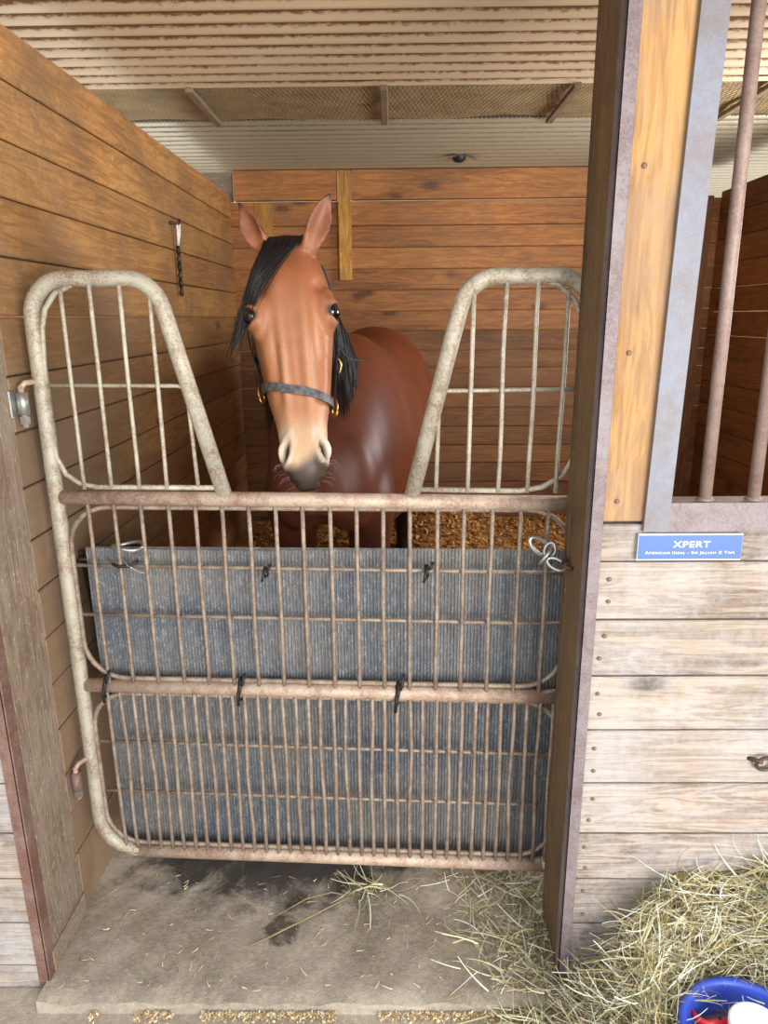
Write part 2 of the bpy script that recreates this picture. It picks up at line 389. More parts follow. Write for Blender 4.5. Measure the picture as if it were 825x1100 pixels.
# door posts
t1 = struct('trim_1', (PX+.05, 1.5, 0))
def upright(name, parent, lo, hi, material, tint=1.0, bevel=.004):
    lo = Vector(lo); hi = Vector(hi); c = (lo+hi)/2; d = hi-lo
    mb = MB().box((-d.z/2, -d.y/2, -d.x/2), (d.z/2, d.y/2, d.x/2), bevel)
    o = obj(name, mesh(name, mb.V, mb.F, material), parent, loc=c, rot=(0, -math.pi/2, 0)); o.color = (tint, tint, tint, 1); return o
upright('post_timber', t1, (PX, YF+.036, -.03), (PX+.14, PYB-.03, 2.6), mat['wood_post_dark'])
upright('post_board', t1, (PX-.002, PYB-.034, -.03), (PX+.10, PYB, 2.6), mat['wood_post_dark'], .8)
upright('corner_filler', t1, (PX, YF+.002, -.03), (PX+.011, YF+.038, 2.6), mat['wood_post_dark'], .9)
mb = MB().box((PX-.004, YF-.006, -.025), (PX+.024, YF-.001, 2.6), .001).box((PX-.004, YF-.006, -.025), (PX+.0005, YF+.028, 2.6), .001)
mb.build('corner_angle_iron', mat['angle_rust'], t1)
t2 = struct('trim_2', (XL-.05, 1.5, 0))
upright('post_timber', t2, (XL-.14, YF+.036, -.03), (XL+.002, 1.615, 2.4), mat['wood_jamb'])
upright('corner_filler', t2, (XL-.012, YF+.002, -.03), (XL+.003, YF+.04, 2.4), mat['wood_jamb'], .9)
mb = MB().box((XL-.024, YF-.006, -.02), (XL+.004, YF-.001, 2.4), .001).box((XL-.0005, YF-.006, -.02), (XL+.006, YF+.030, 2.4), .001)
mb.build('corner_angle_iron', mat['angle_left'], t2)
mb = MB().box((XL+.001, YF+.02, 0), (XL+.008, 1.612, .06), .002); mb.build('kick_strip', mat['wood_jamb'], t2)

# floor
fl = tag(empty('floor', (0, 1.5, 0)), kind='structure')
def grid_mesh(x0, x1, y0, y1, nx, ny, fz):
    xs = np.linspace(x0, x1, nx); ys = np.linspace(y0, y1, ny)
    V = [(x, y, fz(x, y)) for y in ys for x in xs]
    F = [(j*nx+i, j*nx+i+1, (j+1)*nx+i+1, (j+1)*nx+i) for j in range(ny-1) for i in range(nx-1)]
    return V, F
def rough(x, y, a=.0022): return a*(math.sin(x*31+y*17)+math.sin(x*53-y*41+1.3)+.6*math.sin(x*97+y*83))
V, F = grid_mesh(-5, 6, -6, 1.46, 60, 60, lambda x, y: -.03 + (rough(x, y, .001) if y < 1.33 else -.004))
obj('aisle_slab', mesh('aisle_slab', V, F, mat['aisle'], True), fl)
V, F = grid_mesh(XL-.004, PX+.03, 1.338, YB+.1, 70, 120, lambda x, y: rough(x, y, .0016) - (.008+.006*math.sin(x*37)*math.sin(x*13) if y < 1.35 else 0))
mb = MB().add(V, F)
xs = np.linspace(XL-.004, PX+.03, 70)
n0 = len(mb.V); mb.add([V[i] for i in range(70)] + [(x, 1.334, -.035) for x in xs], [(i+1, i, 70+i, 70+i+1) for i in range(69)])
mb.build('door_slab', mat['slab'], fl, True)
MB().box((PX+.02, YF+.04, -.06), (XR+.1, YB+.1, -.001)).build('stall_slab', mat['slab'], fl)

# ceiling
ce = tag(empty('ceiling', (0, 2.9, ZC)), kind='structure')
def corrugated(name, x0, x1, y0, y1, m, phase=0.0, par=None):
    p = .0802; per = 10; ny = int((y1-y0)/p*per)+1
    V = []; F = []
    for j in range(ny):
        y = y0+j*p/per; zz = .0115*math.cos(2*math.pi*(y-y0)/p+phase)
        V += [(x0, y, zz), (x1, y, zz)]
    for j in range(ny-1): F.append((2*j, 2*j+1, 2*j+3, 2*j+2))
    o = obj(name, mesh(name, V, F, m, True), par, loc=(0, 0, ZC)); return o
corrugated('corrugated_sheet', -4, 5, .75, 2.711, mat['corr_near'], 0, ce)
corrugated('corrugated_sheet', -4, 5, 3.154, 6.2, mat['corr_far'], 0, ce)
V, F = grid_mesh(-4, 5, 2.69, 3.18, 200, 24, lambda x, y: .004+.006*math.sin(x*9+y*14)*math.sin(x*4.3-y*11))
obj('insulation', mesh('insulation', V, F, mat['insul'], True), ce, loc=(0, 0, ZC))
MB().box((-4.2, .7, ZC+.05), (5.2, 6.3, ZC+.09)).build('light_block_deck', mat['batten'], ce)  # unseen slab added over the sheets to block light leaking through
for x in (-2.64, -1.98, -1.32, -.675, -.008, .652, 1.32, 1.98, 2.64):
    o = plank(ce, (x, 2.70, ZC-.016), (x, 3.165, ZC-.016), .016, .028, (1, 0, 0), mat['batten'], name='batten')
mb = MB()
cw = .017
for s_ in (-1, 1):
    for i in range(int(4.2/cw)):
        x = -1.5+i*cw; pts = []
        for j in range(13):
            y = 2.712+j*.0365
            pts.append((x + (cw*.5 if (j % 2) else 0)*s_ + random.uniform(-.0015, .0015), y, ZC-.010+.003*math.sin(x*7)*math.sin(y*9)))
        mb.tube(pts, .0009, 3)
tag(mb.build('wire_netting', mat['net'], ce), kind='stuff')
# far wall of the barn behind the stall and boards above, closes the view over the back wall
wfar = struct('wall_far', (0, 6.2, 0))
for i in range(10): plank(wfar, (-4, 6.2, .12+i*.245), (5, 6.2, .12+i*.245), .24, .03, (0, -1, 0), mat['wood_back'], .9)

# ------------------------------------------------------------------ the stall gate
GY0, GK = 1.68, (1.622-1.68)/1.26
def G(x, z, off=0.0): return Vector((x, GY0+GK*(x+.83)+off, z))
gate = tag(empty('stall_gate', G(-.827, .13)), 'tall worn steel stall gate with U-shaped dip and wire grid panels', 'gate')
def gtube(name, pts, r, m, n=12, off=0.0, closed=False, parent=gate):
    return MB().tube([G(p[0], p[1], off) for p in pts], r, n, closed, upv=(0, 1, 0)).build(name, m, parent, True, origin=G(pts[0][0], pts[0][1], off))
R = .019
gtube('frame_tube', [(-.72, .150)] + arc((-.717, .260), .11, 270, 180, 8)[1:] + [(-.827, .9)] + arc((-.742, 1.605), .085, 180, 90, 8) + arc((-.602, 1.605), .085, 90, 15, 7) + [(-.408, 1.19)], R, mat['gate_pale'])
gtube('frame_tube', [(.046, 1.19)] + arc((.235, 1.600), .085, 166, 90, 7) + arc((.360, 1.600), .085, 90, 0, 7) + [(.445, .9)] + arc((.405, .19), .04, 0, -90, 5), R, mat['gate_pale'])
gtube('bottom_bar', [(-.73, .150), (-.2, .149), (.41, .147)], R, mat['gate_rust'])
gtube('cross_bar', [(-.812, 1.181), (.43, 1.172)], R*.98, mat['gate_rust'])
gtube('cross_bar', [(-.812, .668), (.43, .662)], R, mat['gate_rust'])
# wire panels
WR = .0066; FR = .0052
gtube('wire_frame', [(-.43, 1.207), (-.72, 1.207)] + [(-.760, 1.215), (-.793, 1.238), (-.812, 1.28), (-.818, 1.34), (-.816, 1.45), (-.806, 1.58)] +
      [(-.793, 1.625), (-.764, 1.660), (-.72, 1.678), (-.66, 1.683), (-.60, 1.681), (-.555, 1.668), (-.525, 1.645), (-.508, 1.610), (-.497, 1.555), (-.462, 1.42)], WR, mat['gate_pale'], 8, -.003)
gtube('wire_frame', [(.065, 1.205), (.30, 1.203), (.35, 1.212), (.395, 1.238), (.422, 1.285), (.43, 1.35), (.43, 1.55), (.424, 1.59), (.40, 1.635), (.36, 1.668), (.31, 1.678), (.23, 1.678), (.185, 1.664), (.158, 1.635), (.142, 1.59), (.12, 1.49), (.068, 1.24)], WR, mat['gate_pale'], 8, -.003)
def rr(x0, x1, z0, z1, r):
    return arc((x0+r, z1-r), r, 180, 90, 7) + arc((x1-r, z1-r), r, 90, 0, 7) + arc((x1-r, z0+r), r, 0, -90, 7) + arc((x0+r, z0+r), r, 270, 180, 7)
gtube('wire_frame', rr(-.806, .428, .690, 1.156, .105), WR, mat['rod'], 8, 0, True)
gtube('wire_frame', rr(-.806, .428, .176, .645, .10), WR, mat['rod'], 8, 0, True)
def rodp(x0, z0, x1, z1, m='rod', off=-.008, wob=.0012, seg=6, r=FR):
    pts = []
    ph = random.uniform(0, 6.28); am = random.uniform(-wob, wob)
    for i in range(seg+1):
        t = i/seg; e = math.sin(math.pi*t)
        pts.append((x0+(x1-x0)*t+e*am*math.sin(ph+t*5), z0+(z1-z0)*t, ))
    o = MB().tube([G(p[0], p[1], off+random.uniform(-.0008, .0008)) for p in pts], r, 6, False, upv=(0, 1, 0)).build('rod', mat[m], gate, True, origin=G(x0, z0))
    return o
for x, zt in ((-.75, 1.668), (-.682, 1.688), (-.613, 1.688), (-.545, 1.662)): rodp(x, 1.203, x, zt, 'gate_pale')
gtube('rod', [(-.82, 1.452), (-.50, 1.450), (-.486, 1.446), (-.479, 1.434), (-.470, 1.203)], FR, mat['gate_pale'], 6, -.001)
for x, zt in ((.177, 1.655), (.248, 1.684), (.316, 1.684), (.382, 1.655)): rodp(x, 1.20, x+.004, zt, 'gate_pale', wob=.003)
gtube('rod', [(.43, 1.440), (.125, 1.437), (.113, 1.430), (.108, 1.417), (.103, 1.20)], FR, mat['gate_pale'], 6, -.001)
midx = [-.747, -.682, -.615, -.546, -.480, -.414, -.349, -.283, -.218, -.151, -.087, -.023, .041, .107, .170, .237, .304, .369]
for i, x in enumerate(midx): rodp(x, .676, x, 1.165, 'rod', wob=.002)
for z0 in (1.0, .866): gtube('rod', [(-.812, z0+.003), (-.2, z0), (.43, z0-.003)], FR, mat['rod'], 6, .002)
x = -.756
while x < .425:
    rodp(x, .160, x+random.uniform(-.002, .002), .655, 'rod', wob=.006); x += .0333
for z0 in (.494, .339): gtube('rod', [(-.812, z0+.004), (-.2, z0), (.43, z0-.003)], FR, mat['rod'], 6, .002)
# flat guide strips welded along the slanted sides
gtube('guide_strip', [(.128, 1.545), (.056, 1.235)], .005, mat['gate_pale'], 6, .012)

# hinges on the left post
def hinge(z, label, up_=True):
    h = empty('gate_hinge', (XL+.003, 1.625, z)); tag(h, label, 'hinge', 'gate hinges on the left post')
    y = 1.636
    MB().box((XL-.001, y-.030, z-.032), (XL+.005, y+.012, z+.032), .002).build('plate', mat['zinc' if up_ else 'angle_left'], h)
    MB().tube([(XL+.018, y, z-.026), (XL+.018, y, z+.026)], .0135, 12).build('barrel', mat['zinc' if up_ else 'angle_left'], h, True)
    mb = MB().tube([(XL+.018, y, z-.055), (XL+.018, y, z+.04)], .007, 10)
    mb.tube([(XL+.018, y, z+.036), (XL+.024, y+.008, z+.046), (XL+.036, y+.03, z+.047), (XL+.042, y+.043, z+.047)], .007, 8)
    mb.build('pin', mat['gate_rust'], h, True)
    MB().tube([(XL+.018, y, z-.047), (XL+.018, y, z-.030)], .012, 6).build('nut', mat['zinc'], h)
hinge(1.415, 'grey steel hinge bracket with nut on the left post, level with the upper wire panels')
hinge(.405, 'small rusty hinge bracket low on the left post', False)

# ------------------------------------------------------------------ ribbed rubber mat behind the gate
mx0, mx1, mz0, mz1 = -.790, .47, .108, 1.037
pitch = .0086; nr = int((mx1-mx0)/pitch)
def moff(x, z):   # gentle buckling of the hung mat
    return .042 + .006*math.sin(x*5.1+.6) + .005*math.sin(z*7+x*2) - .004*(z-.5)
zsn = np.linspace(mz0, mz1, 12); V = []; F = []
prof = []
for k in range(nr):
    x0 = mx0+k*pitch; prof += [(x0, .0042), (x0+pitch*.22, 0), (x0+pitch*.60, 0), (x0+pitch*.80, .0042)]
prof.append((mx1, .0042)); npf = len(prof)
for zz in zsn:
    sk = .004*(zz-.5)
    for (x, d) in prof: V.append(G(x+sk*0, zz+.003*math.sin(x*4), moff(x, zz)+d))
    for (x, d) in (prof[0], prof[-1]): V.append(G(x, zz, moff(x, zz)+.012))
st = npf+2
for j in range(len(zsn)-1):
    for i in range(npf-1): F.append((j*st+i, j*st+i+1, (j+1)*st+i+1, (j+1)*st+i))
    F.append((j*st+npf, j*st, (j+1)*st, (j+1)*st+npf)); F.append((j*st+npf-1, j*st+npf+1, (j+1)*st+npf+1, (j+1)*st+npf-1))
    F.append((j*st+npf+1, j*st+npf, (j+1)*st+npf, (j+1)*st+npf+1))
top = (len(zsn)-1)*st
F.append(tuple([top+i for i in range(npf)] + [top+npf+1, top+npf])); F.append(tuple([npf, npf+1] + [i for i in range(npf-1, -1, -1)]))
tag(obj('rubber_mat', mesh('rubber_mat', [v-G(-.16, mz0) for v in V], F, mat['rubber']), loc=G(-.16, mz0)), 'blue-grey ribbed rubber mat hung behind the lower half of the gate', 'mat')

# ties, ring, latch
def tie(x, z, r, label, name='wire_tie', h=.03, m='wire', tail=.02):
    o = empty(name, G(x, z)); tag(o, label, 'wire tie', 'black wire ties holding the rubber mat to the gate')
    pts = []
    for i in range(16):
        t = i/15*2*math.pi*1.15
        pts.append(G(x+.004*math.sin(t*2)+.003*i/15, z+h*math.cos(t), -.003-(R*1.05 if h > .02 else .012)*math.sin(t) + (.016 if math.sin(t) < 0 else 0)*0))
    MB().tube(pts, r, 6).build('loop', mat[m], o, True)
    MB().tube([pts[-1], G(x+.012, z+h*1.0, -.02), G(x+.016, z+h+tail, -.012)], r, 6).build('twisted_end', mat[m], o, True)
    MB().tube([pts[0], G(x-.003, z-h*.4, -.027), G(x-.006, z-h-tail*.6, -.016)], r, 6).build('twisted_end', mat[m], o, True)
tie(-.758, .668, .004, 'black wire tie on the lower cross bar nearest the left post')
tie(-.400, .667, .004, 'black wire tie on the lower cross bar, left of the middle')
tie(.010, .664, .0045, 'black wire tie on the lower cross bar, right of the middle', tail=.03)
tie(-.318, .992, .0032, 'small black wire tie on the upper rod below the horse', h=.012, tail=.012)
tie(.081, .998, .0036, 'small black wire tie on the upper rod right of the horse', h=.016, tail=.012)
rg = empty('snap_ring', G(-.69, 1.045)); tag(rg, 'silver snap ring over the top left corner of the rubber mat', 'ring')
pts = [G(-.672+.038*math.cos(t), 1.046+.004*math.sin(t*2), .030+.030*math.sin(t)) for t in np.linspace(0, 2*math.pi, 20, endpoint=False)]
MB().tube(pts, .0048, 8, True).build('ring', mat['zinc'], rg, True)
MB().tube([G(-.70, 1.012, -.012), G(-.685, 1.006, -.016), G(-.655, 1.008, -.014), G(-.635, 1.02, -.006)], .0042, 6).build('clasp', mat['wire'], rg, True)
for k in range(3):
    MB().tube([G(-.675+.008*k, 1.03-.012*k, -.012), G(-.66+.01*k, 1.01-.008*k, -.018), G(-.635+.012*k, .995-.004*k, -.012)], .0011, 4).build('baling_wire', mat['zinc'], rg, True)

lt = empty('latch_chain', (PX-.001, 1.515, 1.055)); tag(lt, 'silver snap and chain latching the gate to the right post', 'latch')
MB().tube([(PX+.004, 1.51, 1.050), (PX-.012, 1.512, 1.050), (PX-.022, 1.525, 1.052), (PX-.016, 1.538, 1.06), (PX-.005, 1.535, 1.062)], .0045, 8).build('eye_bolt', mat['iron_dark'], lt, True)
def link(c, a, b, n1, n2, r=.004, m='zinc', nm='link'):
    c = Vector(c); n1 = Vector(n1).normalized(); n2 = Vector(n2).normalized()
    MB().tube([c + n1*a*math.cos(t) + n2*b*math.sin(t) for t in np.linspace(0, 2*math.pi, 18, endpoint=False)], r, 8, True).build(nm, mat[m], lt, True)
link((PX-.030, 1.545, 1.048), .022, .013, (1, -.2, -.3), (0, .5, 1), .0042)
link((PX-.052, 1.560, 1.062), .020, .012, (.6, 0, .8), (.3, 1, -.2), .0042)
link((PX-.060, 1.585, 1.076), .034, .015, (.75, .1, -.65), (.6, .3, .75), .0048, nm='snap_hook')
link((PX-.040, 1.575, 1.072), .018, .012, (.2, .2, 1), (1, -.3, 0), .0042)

# ------------------------------------------------------------------ grille right of the post, name plate, tie ring
gr = tag(empty('stall_grille', (1.2, YF, 1.171)), 'iron window grille with a blue-grey frame and round bars beside the right post', 'grille')
fx0, fx1 = .527, .578
# the frame leans a little, as the photo shows
def prism(P8, name, m, parent):
    return MB().add(P8, [(0, 1, 2, 3), (7, 6, 5, 4), (0, 4, 5, 1), (1, 5, 6, 2), (2, 6, 7, 3), (3, 7, 4, 0)]).build(name, m, parent)
def slab(x0, x1, z0, z1, y0, y1, name, m, parent, lean=0):
    P8 = [(x0, y0, z0), (x1, y0, z0), (x1+lean, y0, z1), (x0+lean, y0, z1), (x0, y1, z0), (x1, y1, z0), (x1+lean, y1, z1), (x0+lean, y1, z1)]
    return prism(P8, name, m, parent)
slab(.512, .562, 1.173, 2.5, YF-.012, YF-.003, 'frame_upright', mat['blue_iron'], gr, .022)
slab(.512, 2.2, 1.173, 1.233, YF-.010, YF-.002, 'sill_front', mat['angle_rust'], gr)
slab(.520, 2.2, 1.226, 1.233, YF-.003, YF+.045, 'sill_top', mat['bar'], gr)
slab(.556, .562, 1.233, 2.5, YF-.003, YF+.03, 'upright_flange', mat['blue_iron'], gr, .022)
for i in range(7):
    xb = .643+i*.099
    MB().tube([(xb, YF+.018, 1.228), (xb-.004, YF+.018, 1.8), (xb-.008, YF+.018, 2.5)], .0125, 14).build('bar', mat['bar'], gr, True, origin=(xb, YF+.018, 1.228))
    if i < 3: MB().lathe([(.0001, 0), (.019, 0), (.016, .005), (.0128, .008)], (xb, YF+.018, 1.231), 14).build('weld', mat['bar'], gr, True)
slab(.5, 2.2, 2.46, 2.5, YF-.010, YF+.03, 'frame_top', mat['blue_iron'], gr)

sg = tag(empty('name_plate', (.61, YF-.012, 1.112)), 'blue name plate with white lettering below the iron grille', 'sign')
sx0, sx1, sz0, sz1 = .5025, .7155, 1.112, 1.169
MB().box((sx0, YF-.0135, sz0), (sx1, YF-.011, sz1), .0005).build('plate_edge', mat['sign_white'], sg)
MB().box((sx0+.0012, YF-.0150, sz0+.0028), (sx1-.0012, YF-.0132, sz1-.0028)).build('plate_face', mat['sign_blue'], sg)
MB().box((sx0+.01, YF-.011, sz0+.01), (sx1-.01, YF-.001, sz1-.01)).build('backing', mat['sign_white'], sg)
def lettering(txt, width, height, cx, z, caps=None, bold=.0):
    cu = bpy.data.curves.new('t', 'FONT'); cu.body = txt; cu.size = 1; cu.align_x = 'CENTER'; cu.offset = bold; cu.small_caps_scale = .8; cu.space_character = 1.08
    cu.extrude = .004
    if caps:
        for i, ch in enumerate(txt): cu.body_format[i].use_small_caps = ch.islower()
    tmp = bpy.data.objects.new('t', cu); COL.objects.link(tmp)
    dg = bpy.context.evaluated_depsgraph_get(); me = bpy.data.meshes.new_from_object(tmp.evaluated_get(dg))
    bpy.data.objects.remove(tmp)
    co = np.array([v.co[:] for v in me.vertices]); mn = co.min(0); mxx = co.max(0)
    sxk = width/(mxx[0]-mn[0]); szk = height/(mxx[1]-mn[1])
    for v in me.vertices:
        x, y, zz = v.co; v.co = ((x-(mn[0]+mxx[0])/2)*sxk, -zz*.05, (y-mn[1])*szk)
    me.materials.clear(); me.materials.append(mat['sign_white']); me.name = 'lettering'
    obj('lettering', me, sg, loc=(cx, YF-.0152, z))
lettering('XPERT', .0755, .0132, .6115, 1.1405, bold=.012)
lettering('American Ideal - Sir Jillian Z Tam', .182, .0076, .609, 1.1245, True, bold=.0)

tr = tag(empty('tie_ring', (.83, YF-.01, .63)), 'iron tie ring on the front boards right of the post', 'ring')
MB().tube([(.80, YF+.002, .634), (.807, YF-.008, .636), (.816, YF-.016, .637), (.822, YF-.018, .636)], .005, 8).build('staple', mat['iron_dark'], tr, True)
MB().tube([(.833+.02*math.cos(t), YF-.012-.004*math.sin(t), .628+.018*math.sin(t)) for t in np.linspace(0, 2*math.pi, 20, endpoint=False)], .0042, 8, True).build('ring', mat['iron_dark'], tr, True)

# hanging cord and strap on the left wall
hk = tag(empty('hanging_lead', (XL+.012, 3.01, 1.77)), 'frayed lead with pale cord hanging from a hook on the left wall', 'lead')
MB().tube([(XL-.002, 2.975, 1.965), (XL+.012, 2.985, 1.967), (XL+.026, 3.0, 1.964), (XL+.030, 3.015, 1.972), (XL+.026, 3.02, 1.983)], .006, 8).build('hook', mat['iron_dark'], hk, True)
MB().tube([(XL+.024, 2.996, 1.965), (XL+.022, 3.003, 1.93), (XL+.016, 3.015, 1.885)], .0042, 6).build('cord', mat['sign_white'], hk, True)
MB().tube([(XL+.026, 3.026, 1.972), (XL+.022, 3.026, 1.93), (XL+.016, 3.018, 1.885)], .0042, 6).build('cord', mat['sign_white'], hk, True)
for k in range(6):
    zt = 1.885-k*.032
    MB().tube([(XL+.014+.003*(k % 2), 3.016+.003*math.sin(k), zt), (XL+.014, 3.018, zt-.018), (XL+.014, 3.019, zt-.034)], [.0065, .0095, .0065], 7).build('chain_link', mat['iron_dark' if k % 2 else 'wire'], hk, True)

# black bucket on the left wall behind the mat
bk = tag(empty('water_bucket', (-.772, 1.86, .63)), 'black plastic bucket behind the mat by the left wall', 'bucket')
bp = [(.0001, .0), (.066, .0), (.070, .008), (.088, .325), (.094, .327), (.094, .345), (.088, .348), (.083, .335), (.066, .02), (.0001, .018)]
MB().lathe(bp, (-.772, 1.86, .625), 36).build('body', mat['black_plastic'], bk, True)
MB().tube([(-.772+.092*math.cos(t), 1.86-.085*math.sin(t), .955+.03*math.sin(t)) for t in np.linspace(0, math.pi, 14)], .004, 8).build('handle', mat['zinc'], bk, True)
for sx in (-1, 1): MB().box((-.772+sx*.092-.005, 1.85, .935), (-.772+sx*.092+.005, 1.87, .967), .002).build('handle_ear', mat['zinc'], bk)
MB().box((XL-.001, 1.85, .95), (XL+.012, 1.87, .985), .002).build('wall_bracket', mat['iron_dark'], bk)

# ------------------------------------------------------------------ bird's nest under the far roof sheet
bn = tag(empty('bird_nest', (.335, 3.81, ZC-.03)), 'tiny dark tuft of straw stuck under the corrugated ceiling', 'nest')
mb = MB().lathe([(.0001, -.028), (.018, -.026), (.030, -.012), (.036, .01), (.034, .02), (.0001, .022)], (.335, 3.81, ZC-.012), 14); 
for v in mb.V: v.x += random.uniform(-.004, .004); v.y += random.uniform(-.004, .004)
mb.build('cup', mat['wire'], bn, True)
mb = MB()
for k in range(60):
    a = random.uniform(0, 6.28); l = random.uniform(.04, .10)
    p = Vector((.335+.03*math.cos(a), 3.81+.03*math.sin(a), ZC-.012)); d = Vector((math.cos(a), math.sin(a)*.6, random.uniform(-.3, .1)))
    mb.tube([p, p+d*l*.5, p+d*l+Vector((0, 0, -.008))], .001, 3)
mb.build('straw', mat['net'], bn)

# ------------------------------------------------------------------ hay, straw and shavings
def strands(name, roots, lens, dirs, cols, width=.0022, m='hay', bend=.35, seg=5, sag=None):
    V = []; F = []; C_ = []
    for p, L, d, c in zip(roots, lens, dirs, cols):
        p = Vector(p); d = Vector(d).normalized(); side = d.cross(Vector((random.gauss(0, 1), random.gauss(0, 1), random.gauss(0, 1)))).normalized()
        bv = side*bend*random.gauss(0, 1) + d.cross(side)*bend*random.gauss(0, 1)
        wv = d.cross(side).normalized()*width*random.uniform(.6, 1.5)
        b = len(V); q = p.copy(); dd = d.copy()
        for i in range(seg+1):
            t = i/seg; k = (1-.6*t)
            q2 = q.copy()
            if sag is not None: q2.z = max(q2.z, sag(q2.x, q2.y))
            V.append(q2+wv*k); V.append(q2-wv*k); C_ += [c, c]
            q = q + dd*(L/seg); dd = (dd+bv/seg).normalized()
        for i in range(seg): F.append((b+2*i, b+2*i+1, b+2*i+3, b+2*i+2))
    me = mesh(name, V, F, mat[m]); a = me.color_attributes.new('Col', 'FLOAT_COLOR', 'POINT')
    a.data.foreach_set('color', np.array(C_, dtype=np.float32).ravel())
    return me
haycols = [S(222, 218, 192), S(206, 204, 168), S(184, 178, 134), S(154, 146, 106), S(120, 108, 76), S(220, 220, 206), S(190, 170, 126)]
# big pile against the front boards
PANC, PANR, PANZ = (.748, 1.142), .143, .128
def pile_h(x, y):
    hx = float(sm(.43, .68, x)); hy = float(sm(1.00, 1.36, y))
    h = -.03 + .33*hx*hy*(1+.06*math.sin(x*11)+.05*math.sin(y*19+x*7)) + .05*float(sm(.36, .5, x))*float(sm(1.02, 1.2, y))
    m = float(sm(.15, .27, math.hypot(x-PANC[0], y-PANC[1]))); return h*m + min(h, .10)*(1-m)
V, F = grid_mesh(.40, 1.7, .95, YF-.004, 130, 46, lambda x, y: pile_h(x, y)-.035 + (0 if math.hypot(x-PANC[0], y-PANC[1]) > .128 else -.3))
hp = tag(empty('hay_pile', (.9, 1.25, -.03)), 'heap of pale green hay against the front boards', 'hay', kind='stuff')
obj('hay_heart', mesh('hay_heart', V, F, mat['mound'], True), hp)
ro_, le, di, co_ = [], [], [], []
while len(ro_) < 17000:
    x = random.uniform(.40, 1.65); y = random.uniform(.97, YF-.02); h = pile_h(x, y)
    if h < -.015 and random.random() > .25: continue
    if math.hypot(x-PANC[0], y-PANC[1]) < PANR+.004: continue
    if x > 1.15 and random.random() < .6: continue
    a = random.uniform(0, 6.28); e = random.gauss(.1, .5); L = random.uniform(.03, .14)
    d = (math.cos(a)*math.cos(e), math.sin(a)*math.cos(e), math.sin(e))
    if y+d[1]*L > YF-.012: d = (d[0], -abs(d[1]), d[2])
    if math.hypot(x+d[0]*L-PANC[0], y+d[1]*L-PANC[1]) < PANR+.03 and random.random() < .93:
        q = Vector((x-PANC[0], y-PANC[1])).normalized(); tn = Vector((-q.y, q.x))*random.choice((-1, 1)); q = q*random.uniform(.1, .6)+tn
        d = (q.x*.9, min(q.y*.9, .1), d[2])
    ro_.append((x, y, h+random.uniform(-.025, .012))); le.append(L); di.append(d); co_.append(random.choice(haycols))
hs_ = strands('hay_strands', ro_, le, di, co_, .0017, bend=1.0, sag=lambda x, y: -.026)
for v in hs_.vertices: v.co.y = min(v.co.y, YF-.008+.002*math.sin(v.co.x*900))
obj('hay_strands', hs_, hp)
# loose hay drifted at the foot of the right post
def loose(name, label, n, sampler, lrange, z0, cols=haycols, w_=.0016, bend=.5, el=.12, thick=.02):
    ro_, le, di, co_ = [], [], [], []
    for _ in range(n):
        x, y = sampler(); a = random.uniform(0, 6.28); e = abs(random.gauss(0, el)); L = random.uniform(*lrange)
        ro_.append((x, y, z0+random.uniform(.001, thick))); le.append(L); di.append((math.cos(a)*math.cos(e), math.sin(a)*math.cos(e), math.sin(e))); co_.append(random.choice(cols))
    me = strands(name, ro_, le, di, co_, w_, bend=bend, sag=lambda x, y: (z0+.001))
    c = Vector(np.mean(np.array(ro_), 0)); c.z = z0
    for v in me.vertices: v.co -= c
    return tag(obj(name, me, loc=c), label, 'hay', kind='stuff')
def s1():
    while True:
        x = random.uniform(.12, .405); y = random.uniform(1.35, 1.78)
        d = (x-.10)/.3
        if random.random() < d**1.6*(1.0 if y > 1.42 else .7): return x, y
loose('loose_hay', 'thin drift of loose hay on the concrete at the foot of the right post', 750, s1, (.03, .11), .002)
def s2():
    return random.uniform(.24, .62), min(1.33, max(1.12, random.gauss(1.27, .05)))
loose('loose_hay', 'scattered hay on the aisle floor in front of the right post', 700, s2, (.03, .12), -.029)
def s3(): return random.gauss(-.07, .04), random.gauss(1.675, .025)
loose('hay_wisp', 'small wisp of yellow hay lying on the concrete under the gate', 55, s3, (.05, .12), .003, haycols[:4], .0017, .9)
ls = tag(empty('straw_stalk', (-.25, 1.57, .002)), 'long pale straw stalk lying slantwise on the concrete below the gate', 'straw')
MB().tube([(-.385, 1.49, .006), (-.33, 1.52, .008), (-.24, 1.575, .012), (-.15, 1.63, .016), (-.10, 1.66, .014)], [.0018, .0026, .0028, .0026, .0018], 6).build('stem', mat['net'], ls, True)
MB().tube([(-.13, 1.648, .016), (-.18, 1.657, .02), (-.25, 1.64, .014), (-.33, 1.585, .006)], [.001, .0022, .0022, .001], 5).build('blade', mat['net'], ls, True)
def s4(): return random.uniform(XL+.03, .38), random.uniform(1.36, 1.75)
loose('chaff', 'bits of chaff strewn over the concrete between the posts', 260, s4, (.006, .03), .003, [S(205, 190, 150), S(180, 160, 120)], .0012, .5, .05, .003)
